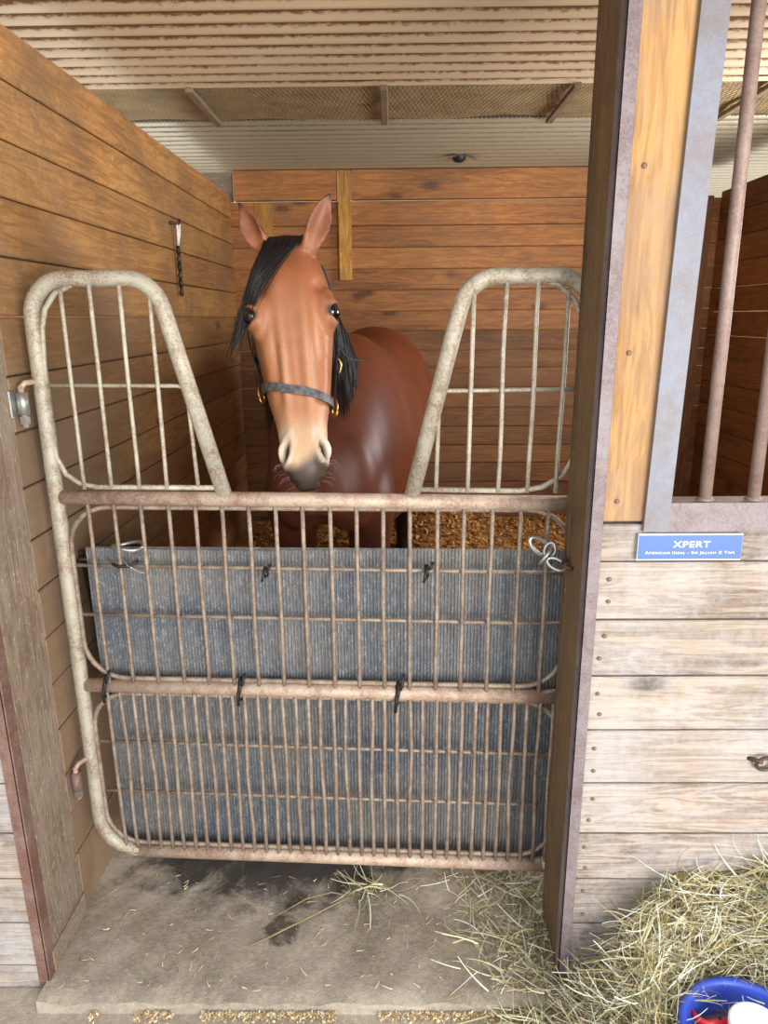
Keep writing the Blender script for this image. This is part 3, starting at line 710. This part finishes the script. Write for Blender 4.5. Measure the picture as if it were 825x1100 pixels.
# shavings along the step
def chips(name, label, pts, size, parent=None, cols=None):
    V = []; F = []; C_ = []
    cols = cols or [S(222, 200, 150), S(206, 170, 110), S(184, 140, 84), S(150, 108, 60)]
    for p in pts:
        p = Vector(p); a = Vector((random.gauss(0, 1), random.gauss(0, 1), random.gauss(0, .6))).normalized(); n_ = Vector((random.gauss(0, .5), random.gauss(0, .5), 1)).normalized()
        b = a.cross(n_).normalized(); s = size*random.uniform(.5, 1.4); i = len(V)
        V += [p+a*s+b*s*.5, p-a*s+b*s*.5, p-a*s-b*s*.5+n_*s*.25, p+a*s-b*s*.5+n_*s*.25, p+n_*s*.35]; F += [(i, i+1, i+4), (i+1, i+2, i+4), (i+2, i+3, i+4), (i+3, i, i+4)]
        C_ += [random.choice(cols)]*5
    me = mesh(name, V, F, mat['shavings']); at = me.color_attributes.new('Col', 'FLOAT_COLOR', 'POINT')
    at.data.foreach_set('color', np.array(C_, dtype=np.float32).ravel())
    return me
pts = [(random.uniform(-.74, .42), 1.331-abs(random.gauss(0, .012)), -.028+random.uniform(0, .008)) for _ in range(2600)]
pts = [p for p in pts if math.sin(p[0]*13)+math.sin(p[0]*31+1) > -.7]
tag(obj('shavings_drift', chips('shavings_drift', '', pts, .003, cols=[S(232, 220, 188), S(216, 196, 156), S(196, 168, 122), S(168, 138, 98)])), 'line of pale wood shavings along the edge of the concrete step', 'shavings', kind='stuff')
# bedding in the stall
def bed_h(x, y):
    t = float(sm(2.5, 3.95, y)); e = float(sm(2.02, 2.3, y))
    return -.006 + .09*e + (.36+.05*math.sin(x*3.3+.6)+.03*math.sin(x*7.1))*t + .012*math.sin(x*13+y*9)*math.sin(y*15)*e
V, F = grid_mesh(XL+.002, XR-.002, 2.0, YB-.002, 80, 80, bed_h)
bd = tag(empty('wood_shavings', (.4, 3.0, 0)), 'golden wood shavings bedding banked against the back wall of the stall', 'bedding', kind='stuff')
obj('bedding_bed', mesh('bedding_bed', V, F, mat['bedding'], True), bd)
pts = []
for _ in range(9000):
    x = random.uniform(-.8, 1.2); y = random.uniform(3.0, YB-.02); pts.append((x, y, bed_h(x, y)+.004))
obj('chips', chips('chips', '', pts, .011, cols=[S(226, 180, 112), S(204, 150, 84), S(176, 118, 58), S(140, 90, 44)]), bd)

# ------------------------------------------------------------------ blue feed pan with red handle and white tub
pan = tag(empty('feed_pan', (PANC[0], PANC[1], -.03)), 'round blue plastic feed pan at the edge of the hay', 'pan')
r = PANR
MB().lathe([(.0001, -.03), (r*.86, -.03), (r*.9, -.02), (r*.97, PANZ-.006), (r*1.02, PANZ-.004), (r*1.03, PANZ+.008), (r*1.0, PANZ+.014), (r*.93, PANZ+.012), (r*.90, PANZ), (r*.84, .04), (.0001, .04)], (PANC[0], PANC[1], 0), 48).build('bowl', mat['blue_plastic'], pan, True)
mb = MB(); V, F = [], []
mb.lathe([(.0001, .045), (r*.4, .058), (r*.7, .062), (r*.84, .056), (r*.84, .03), (.0001, .03)], (PANC[0], PANC[1], .012), 40)
for v in mb.V: v.z += .006*math.sin(v.x*60)*math.sin(v.y*70)
mb.build('feed_residue', mat['feed'], pan, True)
rh = tag(empty('hoof_pick', (.74, 1.12, .07)), 'red plastic hooked handle lying in the blue pan', 'tool')
bmz = .100
hp_ = [(-.052, .112), (-.051, .092), (-.044, .078), (-.030, .071), (-.012, .074), (.010, .077), (.03, .075), (.055, .07)]
mb = MB().tube([(.715+px, 1.135+py, bmz) for px, py in hp_], [.005, .007, .008, .0085, .0095, .0095, .009, .008], 8, flat=.75); mb.build('handle', mat['red_plastic'], rh, True)
MB().lathe([(.0001, 0), (.004, 0), (.004, .0015), (.0001, .0015)], (.713, 1.211, bmz+.0085), 10).build('hang_hole', mat['wire'], rh)
wt = tag(empty('plastic_tub', (.765, 1.165, .06)), 'white plastic tub with a flat lid standing in the blue pan', 'tub')
MB().lathe([(.0001, 0), (.046, 0), (.050, .006), (.052, .068), (.0001, .068)], (.768, 1.165, .062), 32).build('body', mat['white_plastic'], wt, True)
MB().lathe([(.0001, .0), (.056, .0), (.057, .003), (.057, .014), (.054, .017), (.050, .0165), (.048, .0145), (.0001, .0145)], (.768, 1.165, .130), 40).build('lid', mat['white_plastic'], wt, True)

# ------------------------------------------------------------------ the horse
def V3(*a): return np.array(a, float)
P0 = V3(-.274, 1.945, 1.800); P1 = V3(-.210, 1.728, 1.160)
HL = np.linalg.norm(P1-P0); ax = (P1-P0)/HL
tl = V3(.99, .125, 0); tl = tl - ax*(tl@ax); tl /= np.linalg.norm(tl)      # head lateral (towards the photo's right)
nf_ = np.cross(ax, tl)                                                 # out of the face
if nf_[1] > 0: nf_ = -nf_
def H(s, t, n): return P0 + ax*s + tl*t + nf_*n
# head profile: s, half width, front offset, depth
HP = np.array([(-.045, .030, -.075, .07), (-.02, .062, -.045, .13), (.02, .080, -.022, .175), (.07, .098, -.003, .215), (.12, .108, .006, .245), (.17, .114, .007, .27), (.22, .110, .004, .285),
               (.28, .101, .0, .285), (.33, .094, -.003, .262), (.38, .087, -.004, .225), (.43, .078, -.004, .185), (.48, .066, -.002, .158), (.52, .063, .002, .150), (.56, .062, .001, .142), (.60, .0515, -.006, .125), (.63, .040, -.018, .098), (.652, .022, -.036, .055)])
def hprof(s): return [np.interp(s, HP[:, 0], HP[:, k]) for k in (1, 2, 3)]
def hpt(s, ph, off=0.0, p=2.5):
    w_, nf, d = hprof(s)
    c, sn = math.cos(ph), math.sin(ph)
    pw = 2.9 if s < .3 else 2.45
    return H(s, (w_+off)*np.sign(c)*abs(c)**(2/pw), nf-d/2 + (d/2+off)*np.sign(sn)*abs(sn)**(2/pw))
def loft(rings, cap=True):
    mb = MB(); n = len(rings[0]); V = [p for r_ in rings for p in r_]; F = []
    for i in range(len(rings)-1):
        for k in range(n):
            l = (k+1) % n; F.append((i*n+k, i*n+l, (i+1)*n+l, (i+1)*n+k))
    F.append(tuple(range(n-1, -1, -1))); F.append(tuple((len(rings)-1)*n+k for k in range(n)))
    return mb.add([Vector(v) for v in V], F)
parts = []
NS = 32
ss = np.linspace(-.045, .652, 46)
parts.append(loft([[hpt(s, 2*math.pi*k/NS) for k in range(NS)] for s in ss]))
def ball(c, r, nseg=14, sc=(1, 1, 1), axes=None):
    c = np.array(c, float); A = axes if axes is not None else np.eye(3); rings = []
    for i in range(1, nseg):
        a = math.pi*i/nseg
        rings.append([c + A[0]*r*sc[0]*math.sin(a)*math.cos(b) + A[1]*r*sc[1]*math.sin(a)*math.sin(b) + A[2]*r*sc[2]*math.cos(a) for b in np.linspace(0, 2*math.pi, 16, endpoint=False)])
    return loft(rings)
HA = np.array([ax, tl, nf_])
EYS = .195
for sg_ in (-1, 1):
    parts.append(ball(H(EYS-.010, sg_*.088, -.042), .046, sc=(1.45, .74, 1.1), axes=HA))      # orbit
    parts.append(ball(H(.562, sg_*.040, -.022), .030, sc=(1.45, .9, .9), axes=HA))             # nostril wings
    parts.append(ball(H(.27, sg_*.058, -.17), .085, sc=(1.35, .5, 1.1), axes=HA))                # jowl
parts.append(ball(H(.615, 0, -.085), .036, sc=(1.0, 1.0, 1.0), axes=HA))                        # chin
# ears (cupped leaves)
def ear(base, tip, facing, wmax):
    base, tip, facing = map(lambda q: np.array(q, float), (base, tip, facing))
    a = tip-base; L = np.linalg.norm(a); a /= L
    f = facing - a*(facing@a); f /= np.linalg.norm(f); s = np.cross(a, f)
    rings = []
    for t in np.linspace(-.22, 1, 18):
        ww = wmax*np.interp(t, [-.22, 0, .18, .4, .6, .8, .93, 1], [.62, .72, .92, 1, .85, .55, .26, .06])
        cup = ww*np.interp(t, [-.22, 0, .25, .6, 1], [.2, .5, 1.0, .9, .3]); th_ = np.interp(t, [-.22, 0, .3, 1], [.022, .016, .0085, .005])
        c = base + a*L*t - f*.010*math.sin(max(t, 0)*3.1) 
        ring = []
        for k in range(9):                                     # inner side, left to right
            u = -1+2*k/8; ring.append(c + s*ww*u*(1-.10*u*u) + f*(cup*u*u*.75))
        for k in range(9):                                     # outer side, right to left
            u = 1-2*k/8; ring.append(c + s*(ww+th_*.5)*u*(1-.10*u*u) + f*(cup*u*u*.75 - th_*1.3))
        rings.append(ring)
    return loft(rings)
EARS = [(V3(-.342, 1.965, 1.785), V3(-.401, 1.975, 1.893), V3(-.45, -1, -.1)), (V3(-.205, 1.965, 1.795), V3(-.154, 1.97, 1.914), V3(.30, -1, -.05))]
for b, t, f in EARS: parts.append(ear(b, t, f, .033))
# neck
def ringat(c, d, wv, hv, a, b, n=28, p=2.2):
    return [c + wv*a*np.sign(math.cos(q))*abs(math.cos(q))**(2/p) + hv*b*np.sign(math.sin(q))*abs(math.sin(q))**(2/p) for q in np.linspace(0, 2*math.pi, n, endpoint=False)]
NK = [(V3(-.272, 1.985, 1.70), .070, .085), (V3(-.268, 2.05, 1.655), .078, .125), (V3(-.258, 2.14, 1.57), .088, .165), (V3(-.245, 2.25, 1.47), .105, .205), (V3(-.232, 2.36, 1.36), .13, .245), (V3(-.212, 2.50, 1.25), .155, .28)]
rings = []
for i, (c, a, b) in enumerate(NK):
    d = NK[min(i+1, len(NK)-1)][0]-NK[max(i-1, 0)][0]; d /= np.linalg.norm(d); wv = V3(1, 0, 0); wv = wv-d*(wv@d); wv /= np.linalg.norm(wv); hv = np.cross(d, wv)
    rings.append(ringat(c, d, wv, hv, a, b))
parts.append(loft(rings))
# body
ang = math.radians(6.5); BO = V3(-.222, 2.06, 0); bx = V3(math.sin(ang), math.cos(ang), 0); lx = V3(math.cos(ang), -math.sin(ang), 0)
def B(b, l, z): return BO + bx*b + lx*l + V3(0, 0, z)
BP = [(-.03, 1.20, 1.02, .09), (.03, 1.30, 1.0, .150), (.10, 1.38, .965, .185), (.20, 1.47, .935, .205), (.35, 1.55, .885, .222), (.50, 1.555, .83, .248), (.70, 1.515, .765, .275), (.90, 1.50, .775, .288),
      (1.05, 1.515, .81, .285), (1.20, 1.56, .87, .280), (1.33, 1.562, .93, .275), (1.45, 1.525, .97, .255), (1.55, 1.45, 1.0, .205), (1.61, 1.36, 1.05, .135), (1.64, 1.27, 1.12, .06)]
bb = np.array(BP); rings = []
for b in np.linspace(-.03, 1.64, 40):
    zt, zb_, hw = [np.interp(b, bb[:, 0], bb[:, k]) for k in (1, 2, 3)]
    ring = []
    for q in np.linspace(0, 2*math.pi, 36, endpoint=False):
        c, s = math.cos(q), math.sin(q); taper = 1-.16*max(s, 0)
        ring.append(B(b, hw*np.sign(c)*abs(c)**(2/2.25)*taper, (zt+zb_)/2-.02*0 + (zt-zb_)/2*np.sign(s)*abs(s)**(2/2.2)))
    rings.append(ring)
parts.append(loft(rings))
def limb(pts):   # (b, l, z, r_forward, r_side)
    pts = np.array(pts, float); t = np.linspace(0, len(pts)-1, (len(pts)-1)*5+1); rings = []
    for q in t:
        b, l, z_, ra, rs = [np.interp(q, range(len(pts)), pts[:, k]) for k in range(5)]
        rings.append([B(b, l, z_) + lx*rs*math.cos(a)+bx*ra*math.sin(a) for a in np.linspace(0, 2*math.pi, 18, endpoint=False)])
    return loft(rings)
GZ = .10
for sg_ in (-1, 1):
    parts.append(limb([(.22, sg_*.09, 1.36, .05, .03), (.18, sg_*.110, 1.24, .10, .06), (.16, sg_*.135, 1.06, .12, .082), (.19, sg_*.128, .93, .095, .075), (.20, sg_*.118, .78, .07, .062), (.19, sg_*.112, .60, .046, .045), (.185, sg_*.110, .50, .045, .045), (.19, sg_*.11, .44, .034, .032), (.19, sg_*.11, .28, .030, .028), (.185, sg_*.11, .215, .042, .036), (.16, sg_*.11, .165, .036, .034), (.145, sg_*.11, .15, .052, .050), (.13, sg_*.11, GZ-.03, .066, .060)]))
    parts.append(limb([(1.30, sg_*.15, 1.34, .18, .105), (1.33, sg_*.165, 1.15, .21, .115), (1.34, sg_*.155, .98, .19, .105), (1.38, sg_*.135, .82, .125, .080), (1.46, sg_*.115, .66, .075, .055), (1.52, sg_*.105, .56, .060, .042), (1.53, sg_*.105, .48, .042, .036), (1.50, sg_*.105, .28, .033, .030), (1.48, sg_*.105, .215, .042, .036), (1.45, sg_*.105, .165, .036, .034), (1.435, sg_*.105, .15, .050, .048), (1.42, sg_*.105, GZ-.03, .064, .058)]))
    parts.append(ball(B(.075, sg_*.075, 1.12), .10, sc=(1, 1, 1.7)))            # breast muscle
allb = MB()
for p in parts: allb.add(p.V, p.F)
me = mesh('horse_raw', allb.V, allb.F); ob = bpy.data.objects.new('horse_raw', me); COL.objects.link(ob)
md = ob.modifiers.new('r', 'REMESH'); md.mode = 'VOXEL'; md.voxel_size = .0062; md.use_smooth_shade = True
md2 = ob.modifiers.new('s', 'SMOOTH'); md2.factor = .5; md2.iterations = 9
dg = bpy.context.evaluated_depsgraph_get(); hm = bpy.data.meshes.new_from_object(ob.evaluated_get(dg)); bpy.data.objects.remove(ob)
nv = len(hm.vertices); co = np.empty(nv*3, np.float32); hm.vertices.foreach_get('co', co); co = co.reshape(-1, 3)
rel = co-P0; wt_ = np.where((co[:, 1] > 2.03) | (((rel@nf_) < -.20) & (rel@ax > .42)), 1.0, 0.0)*sm(.55, .8, co[:, 2])
ob = bpy.data.objects.new('horse_raw2', hm); COL.objects.link(ob); vg = ob.vertex_groups.new(name='w')
for kk in range(1, 9): vg.add([int(i) for i in np.nonzero((wt_ > (kk-.5)/8) & (wt_ <= (kk+.5)/8))[0]], kk/8, 'REPLACE')
md = ob.modifiers.new('s', 'SMOOTH'); md.factor = .5; md.iterations = 70; md.vertex_group = 'w'
dg = bpy.context.evaluated_depsgraph_get(); hm2 = bpy.data.meshes.new_from_object(ob.evaluated_get(dg)); bpy.data.objects.remove(ob); hm = hm2
nv = len(hm.vertices); co = np.empty(nv*3, np.float32); hm.vertices.foreach_get('co', co); co = co.reshape(-1, 3).astype(float)
no = np.empty(nv*3, np.float32); hm.vertices.foreach_get('normal', no); no = no.reshape(-1, 3).astype(float)
rel = co-P0; hs = rel@ax; ht = rel@tl; hn = rel@nf_
inhead = (hs > -.02) & (np.abs(ht) < .16) & (hn > np.interp(hs, [.3, .38, .45, .7], [-.31, -.25, -.185, -.165])) & (co[:, 1] < 2.10)
g = lambda x, m, s: np.exp(-((x-m)/s)**2)
at_ = np.abs(ht)
front = sm(-.10, -.03, hn)
d = np.zeros(nv)
d += inhead*front*g(hs, .34, .14)*(.0065*g(at_, .030, .014) - .0045*g(at_, .0, .014))             # paired nasal ridges
d += inhead*.006*g(at_, .075-.09*(hs-.28), .012)*sm(.22, .28, hs)*(1-sm(.36, .42, hs))*g(hn, -.055, .04)   # facial crest
d -= inhead*.006*sm(.24, .29, hs)*(1-sm(.40, .46, hs))*g(at_, .052, .014)*front                    # hollow inside the crest
d -= inhead*.010*g(hs, .125, .020)*g(at_, .075, .016)*sm(-.09, -.03, hn)                           # hollow above the eye
d += inhead*.005*g(hs, .10, .05)*g(at_, .03, .025)*front
# eye opening and lids
es = hs-EYS; en = hn+.024
for_eye = inhead*sm(.078, .096, at_)
el_ = np.sqrt((es/.0205)**2+(en/.029)**2)
d -= for_eye*.012*(1-sm(.75, 1.05, el_))
d += for_eye*.0035*g(el_, 1.25, .26)
# nostrils: slanted comma slits on the outer front of the muzzle
ns, nt = hs-.556, at_-.050
cs_, sn_ = math.cos(.32), math.sin(.32)
u_, v_ = ns*cs_ - nt*sn_*-1, -ns*sn_*-1*-1 + nt*cs_
nost = np.sqrt((u_/.030)**2+(v_/.0100)**2); nm = inhead*sm(-.085, -.06, hn)
d -= nm*.014*(1-sm(.55, 1.15, nost)); d += nm*.004*g(nost, 1.6, .4)
# mouth line
d -= inhead*.005*g(hs-(.612+.2*(hn+.06)*0), 0.02, .005)*(hn < -.03)
# ribs of muscle on the hindquarters and shoulder
rb_ = co-BO; bb_ = rb_@bx; bl_ = rb_@lx; bz = co[:, 2]
body = (~inhead)
d += body*.005*g(bb_, 1.18+.35*(1.35-bz), .04)*sm(.06, .14, np.abs(bl_))*sm(.95, 1.1, bz)*(1-sm(1.45, 1.52, bz))
d -= body*.010*g(bb_, 1.05+.25*(1.3-bz), .06)*sm(.1, .2, np.abs(bl_))*sm(.95, 1.1, bz)
d -= body*.006*g(bb_, .44+.22*(1.2-bz), .06)*sm(.08, .16, np.abs(bl_))*sm(.9, 1.0, bz)*(1-sm(1.38, 1.48, bz))
d -= body*.010*g(bl_, 0, .025)*(1-sm(.08, .16, bb_))*sm(.85, .95, bz)*(1-sm(1.2, 1.28, bz))
co2 = co + no*d[:, None]
hm.vertices.foreach_set('co', co2.astype(np.float32).ravel()); hm.update()
# coat colours, with highlight and shade painted on the face relief
def lerp(a, b, t): return a*(1-t[:, None])+np.array(b)[None, :]*t[:, None]
C3 = lambda *c: np.array(S(*c)[:3])
colr = np.tile(C3(104, 50, 24), (nv, 1))
headm = np.where(inhead, 1.0, 0.0)*sm(-.24, -.10, hn)
colr = lerp(colr, C3(160, 104, 70), headm)
colr = lerp(colr, C3(184, 130, 94), headm*front*.7*g(hs, .40, .13))
colr = lerp(colr, C3(140, 78, 46), headm*.65*g(hs, .08, .08)*front)
colr = lerp(colr, C3(206, 160, 128), headm*.5*front*(g(at_, .030, .007)*g(hs, .34, .12)+g(at_, .058, .007)*g(hs, .27, .06)))  # painted highlights along the nasal ridges and crest
colr = lerp(colr, C3(140, 84, 54), headm*.5*front*(g(at_, .012, .008)*g(hs, .36, .10)+g(at_, .047, .006)*g(hs, .32, .10)))  # painted shade in the hollows beside the ridges
colr = lerp(colr, C3(150, 86, 52), headm*.5*g(at_, .07, .02)*g(hs, .36, .08))
colr = lerp(colr, C3(196, 160, 124), inhead*sm(.44, .52, hs)*.85)
colr = lerp(colr, C3(226, 206, 180), inhead*sm(.47, .53, hs)*g(at_, .062, .020)*.9)
dk = inhead*np.clip(sm(.555, .60, hs+.012*np.sin(ht*60)-.35*np.maximum(at_-.035, 0)), 0, 1)
colr = lerp(colr, C3(46, 42, 42), dk*.92)
colr = lerp(colr, C3(30, 26, 25), nm*(1-sm(.6, 1.2, nost)))
colr = lerp(colr, C3(206, 192, 180), nm*.6*g(nost, 1.9, .35)*(ns < .03))
colr = lerp(colr, C3(34, 24, 20), for_eye*(1-sm(1.0, 1.3, el_)))
colr = lerp(colr, C3(110, 62, 38), for_eye*.6*g(el_, 1.9, .4))
# ears
for (b, t, f) in EARS:
    a = t-b; L = np.linalg.norm(a); a = a/L; q = (co-b)@a/L; dist = np.linalg.norm(co-b-np.outer(q*L, a), axis=1)
    m_ = (q > .12)*(dist < .06)*(co[:, 2] > 1.74)
    colr = lerp(colr, C3(128, 74, 50), m_*.8); colr = lerp(colr, C3(156, 104, 78), m_*.5*(no[:, 1] < -.5)*(1-sm(.7, .9, q)))
    colr = lerp(colr, C3(26, 20, 18), m_*sm(.78, .98, q))
    edge = m_*sm(.022, .034, dist)*.45; colr = lerp(colr, C3(60, 36, 26), edge)
leg = (1-sm(.55, .80, bz))*body; colr = lerp(colr, C3(22, 18, 17), leg)
hind = body*sm(1.25, 1.4, bb_)*(1-sm(.75, 1.0, bz)); colr = lerp(colr, C3(26, 19, 17), hind)
colr = lerp(colr, C3(84, 44, 30), body*(1-sm(.15, .4, bb_))*(1-sm(1.3, 1.5, bz))*.75)
colr = lerp(colr, C3(112, 50, 24), body*.5*sm(1.42, 1.55, bz)*(bb_ > .2))
hoof = body*(1-sm(.15, .165, bz)); colr = lerp(colr, C3(58, 52, 48), hoof)
ca = hm.color_attributes.new('Col', 'FLOAT_COLOR', 'POINT')
ca.data.foreach_set('color', np.concatenate([colr, np.ones((nv, 1))], 1).astype(np.float32).ravel())
n = NT('bay_coat'); a = n.new('ShaderNodeVertexColor'); a.layer_name = 'Col'
nz = n.noise(n.coord('Object', (1, 1, 1)), 9, 6, .65, .3); fz = n.noise(n.coord('Object', (2.2, 2.2, .5)), 240, 3, .7)
k = n.math('ADD', n.math('MULTIPLY', nz, .75), n.math('MULTIPLY', fz, .5)); k = n.math('ADD', k, .38)
cc = n.new('ShaderNodeCombineColor'); [n.ln(k, cc.inputs[i]) for i in range(3)]
n.col(n.mix(1.0, a.outputs[0], cc.outputs[0], 'MULTIPLY')); n.bump(fz, .10, .001)
hm.materials.clear(); hm.materials.append(n.set(Roughness=.46, Specular_IOR_Level=.35))
hm.polygons.foreach_set('use_smooth', [True]*len(hm.polygons)); hm.name = 'horse'
HO = Vector((-.16, 2.7, GZ-.03))
hm.transform(Matrix.Translation(-HO))
horse = tag(obj('horse', hm, loc=HO), 'bay horse with black mane looking over the stall gate', 'horse')
# eyes
me_ = plain('dark_wet_eye', S(20, 14, 12), .06, 0, .2, 20, spec=.9)
for sg_ in (-1, 1):
    b = ball(H(EYS, sg_*.1020, -.027), .0240, 18, (.95, .98, 1.15), HA); b.build('eye', me_, horse, True)
n = NT('black_hair'); n.col(S(24, 20, 20)); hairm = n.set(Roughness=.45, Specular_IOR_Level=.5)
def hair(name, curves, r0, m, parent):
    mb = MB()
    for pts in curves:
        kk = len(pts); rr = [r0*random.uniform(.7, 1.3)*(1-.85*(i/(kk-1))**1.5) for i in range(kk)]
        mb.tube([Vector(p) for p in pts], rr, 3)
    return mb.build(name, m, parent, True)
def bez(P, k=7):
    P = [np.array(p, float) for p in P]; out = []
    for t in np.linspace(0, 1, k):
        Q = P[:]
        while len(Q) > 1: Q = [Q[i]*(1-t)+Q[i+1]*t for i in range(len(Q)-1)]
        out.append(Q[0])
    return out
cur = []
def fore(t0, k, js, jt, lift):
    T = (.205+js, -.128+jt); P = []
    for q in np.linspace(0, 1, 9):
        e = q*k; s_ = -.03*(1-min(1, e*6)) + (T[0])*e**1.15; t_ = t0+(T[1]-t0)*e**.92
        w_, nf, dp = hprof(max(s_, -.02)); edge = max(0.0, abs(t_)-.6*w_)
        P.append(H(s_, t_, nf+.012+lift*math.sin(math.pi*min(1, q*.8+.1)) - min(.055, 1.0*edge*edge/.05) - (.03 if q == 0 else 0)))
    return P
for _ in range(560):
    u = random.random(); cur.append(fore(-.045+.105*u, (.36+.72*random.random()**1.25), random.gauss(0, .012), random.gauss(0, .010), random.uniform(.0, .016)))
for _ in range(80): cur.append(fore(random.uniform(-.045, .03), random.uniform(1.0, 1.35), random.uniform(-.01, .03), random.gauss(-.006, .008), random.uniform(.004, .016)))
hair('forelock', cur, .0020, hairm, horse)
cur = []
for _ in range(900):
    u = random.random(); i = u*4.2; k = int(i); f = i-k
    c = NK[k][0]*(1-f)+NK[k+1][0]*f; b = NK[k][2]*(1-f)+NK[k+1][2]*f; a = NK[k][1]*(1-f)+NK[k+1][1]*f
    dd = NK[k+1][0]-NK[k][0]; dd /= np.linalg.norm(dd); hv = np.cross(dd, V3(1, 0, 0)); hv = hv if hv[2] > 0 else -hv; hv /= np.linalg.norm(hv)
    root = c+hv*b*.97; right = random.random() < .86; sgn = 1 if right else -1
    Lh = random.uniform(.16, .34)*(1.0 if right else .9); o_ = random.uniform(.002, .016)
    side = V3(sgn, 0, 0)
    cur.append(bez([root, root+side*a*.7+V3(0, -.01, .015), c+hv*b*.35+side*(a*1.12+o_), c+hv*(b*.35-Lh*.5)+side*(a*1.18+o_+.01)+V3(0, -.01, 0), c+hv*(b*.2)+side*(a*1.2+o_+.012)+V3(0, -.02+random.gauss(0, .012), -Lh)], 7))
hair('mane', cur, .0024, hairm, horse)
cur = []
for _ in range(260):
    a = random.uniform(0, 6.28); q = random.uniform(0, .035)
    st = B(1.62, q*math.cos(a), 1.30+q*math.sin(a)); cur.append(bez([st, st+bx*.07+V3(0, 0, .01), st+bx*.10+V3(0, 0, -.25), st+bx*(.06+random.gauss(0, .02))+lx*random.gauss(0, .03)+V3(0, 0, -random.uniform(.55, .85))], 7))
hair('tail', cur, .003, hairm, horse)
cur = []
for _ in range(18):
    s_ = random.uniform(.57, .64); sg_ = random.choice((-1, 1)); p = hpt(s_, math.radians(90-sg_*random.uniform(50, 100)))
    d_ = (p-H(s_, 0, -.06)); d_ /= np.linalg.norm(d_); cur.append([p-d_*.004, p+d_*.02+ax*.006, p+d_*random.uniform(.02, .035)+ax*.02])
tag(hair('whiskers', cur, .00022, mat['sign_white'], horse), kind='stuff')

# ------------------------------------------------------------------ halter
n = NT('grey_black_leather'); nz = n.noise(n.coord('Object'), 60, 5, .7)
n.col(n.ramp(nz, [(.35, S(44, 44, 46)), (.7, S(112, 110, 108))])); n.bump(nz, .3, .001); leather = n.set(Roughness=.55)
n = NT('black_strap_leather'); n.col(S(38, 34, 34)); strapm = n.set(Roughness=.5)
hl = tag(empty('halter', Vector(H(.40, 0, -.1))), 'worn dark leather halter with brass fittings on the horse', 'halter')
def ribbon(P, wdir, out, half, thick, name, m):
    mb = MB(); V = []; F = []; k = len(P)
    for p, w_, o_ in zip(P, wdir, out):
        p = np.array(p); V += [p+w_*half, p+w_*half+o_*thick, p-w_*half+o_*thick, p-w_*half]
    for i in range(k-1):
        for j in range(4): F.append((i*4+j, i*4+(j+1) % 4, (i+1)*4+(j+1) % 4, (i+1)*4+j))
    F += [(3, 2, 1, 0), tuple((k-1)*4+j for j in range(4))]
    mb.add([Vector(v) for v in V], F); return mb.build(name, m, hl)
nsl = lambda ph: .395 + .028*math.cos(ph) + (.006*math.sin(ph))      # noseband slants down to the photo's right
def bandring(ph0, ph1, k, name, m, half=.0115, off=.006):
    P, W, O = [], [], []
    for ph in np.linspace(ph0, ph1, k):
        s_ = nsl(ph); P.append(hpt(s_, ph, off)); W.append(ax); c = H(s_, 0, hprof(s_)[1]-hprof(s_)[2]/2); o_ = P[-1]-c; o_ -= ax*(o_@ax); O.append(o_/np.linalg.norm(o_))
    return ribbon(P, W, O, half, .0045, name, m)
bandring(math.radians(-6), math.radians(186), 34, 'noseband', leather)
bandring(math.radians(190), math.radians(350), 24, 'chin_strap', strapm, .009)
def ringat2(c, n1, n2, a, b, r=.0032, nm='ring'):
    MB().tube([Vector(c+n1*a*math.cos(t)+n2*b*math.sin(t)) for t in np.linspace(0, 2*math.pi, 20, endpoint=False)], r, 8, True).build(nm, mat['brass'], hl, True)
for ph in (0.0, math.pi):
    c = hpt(nsl(ph), ph, .011); sg_ = 1 if ph == 0 else -1
    ringat2(c+ax*.004, ax, (nf_*.75+tl*sg_*.66), .021, .0125)
    ringat2(c+ax*.020+nf_*.004, ax, (nf_*.75+tl*sg_*.66), .012, .009, .0028, 'buckle')
    # cheek strap up to the crown
    P, W, O = [], [], []
    for t in np.linspace(0, 1, 16):
        s_ = nsl(ph)-.015-(nsl(ph)-.045)*t; q = (math.radians(9) - math.radians(12)*math.sin(t*2.2)); p_ = q if sg_ > 0 else math.pi-q
        P.append(hpt(s_, p_, .010)); W.append(nf_*.95+ax*.2); O.append(tl*sg_)
    ribbon(P, W, O, .009, .004, 'cheek_strap', strapm)
P, W, O = [], [], []
for ph in np.linspace(math.radians(-15), math.radians(-165), 22):      # throat latch
    P.append(hpt(.25, ph, .012)); W.append(ax); c = H(.25, 0, -.13); o_ = P[-1]-c; O.append(o_/np.linalg.norm(o_))
ribbon(P, W, O, .008, .004, 'throat_strap', strapm)
P = bez([hpt(.045, math.radians(185)), hpt(.0, math.radians(150))+V3(0, .05, .03), H(-.05, 0, -.14), hpt(.0, math.radians(30))+V3(0, .05, .03), hpt(.045, math.radians(-5))], 18)
ribbon(P, [V3(0, .9, .2)]*18, [V3(0, 0, 1)]*18, .010, .004, 'crown_strap', strapm)
st = hpt(.225, math.radians(-8), .010)
P = bez([st, st+V3(.015, .0, -.04), st+V3(.045, .0, -.062), st+V3(.085, .0, -.050)], 12)
ribbon(P, [V3(0, 1, .1)]*12, [V3(.2, 0, 1)]*12, .006, .0035, 'loose_strap_end', strapm)
cb = hpt(.30, math.radians(-6), .014)
MB().tube([Vector(q) for q in bez([cb+V3(-.004, -.01, .024), cb+V3(.016, -.012, .022), cb+V3(.018, -.012, -.004), cb+V3(.004, -.012, -.022)], 10)], .0032, 8).build('buckle', mat['brass'], hl, True)
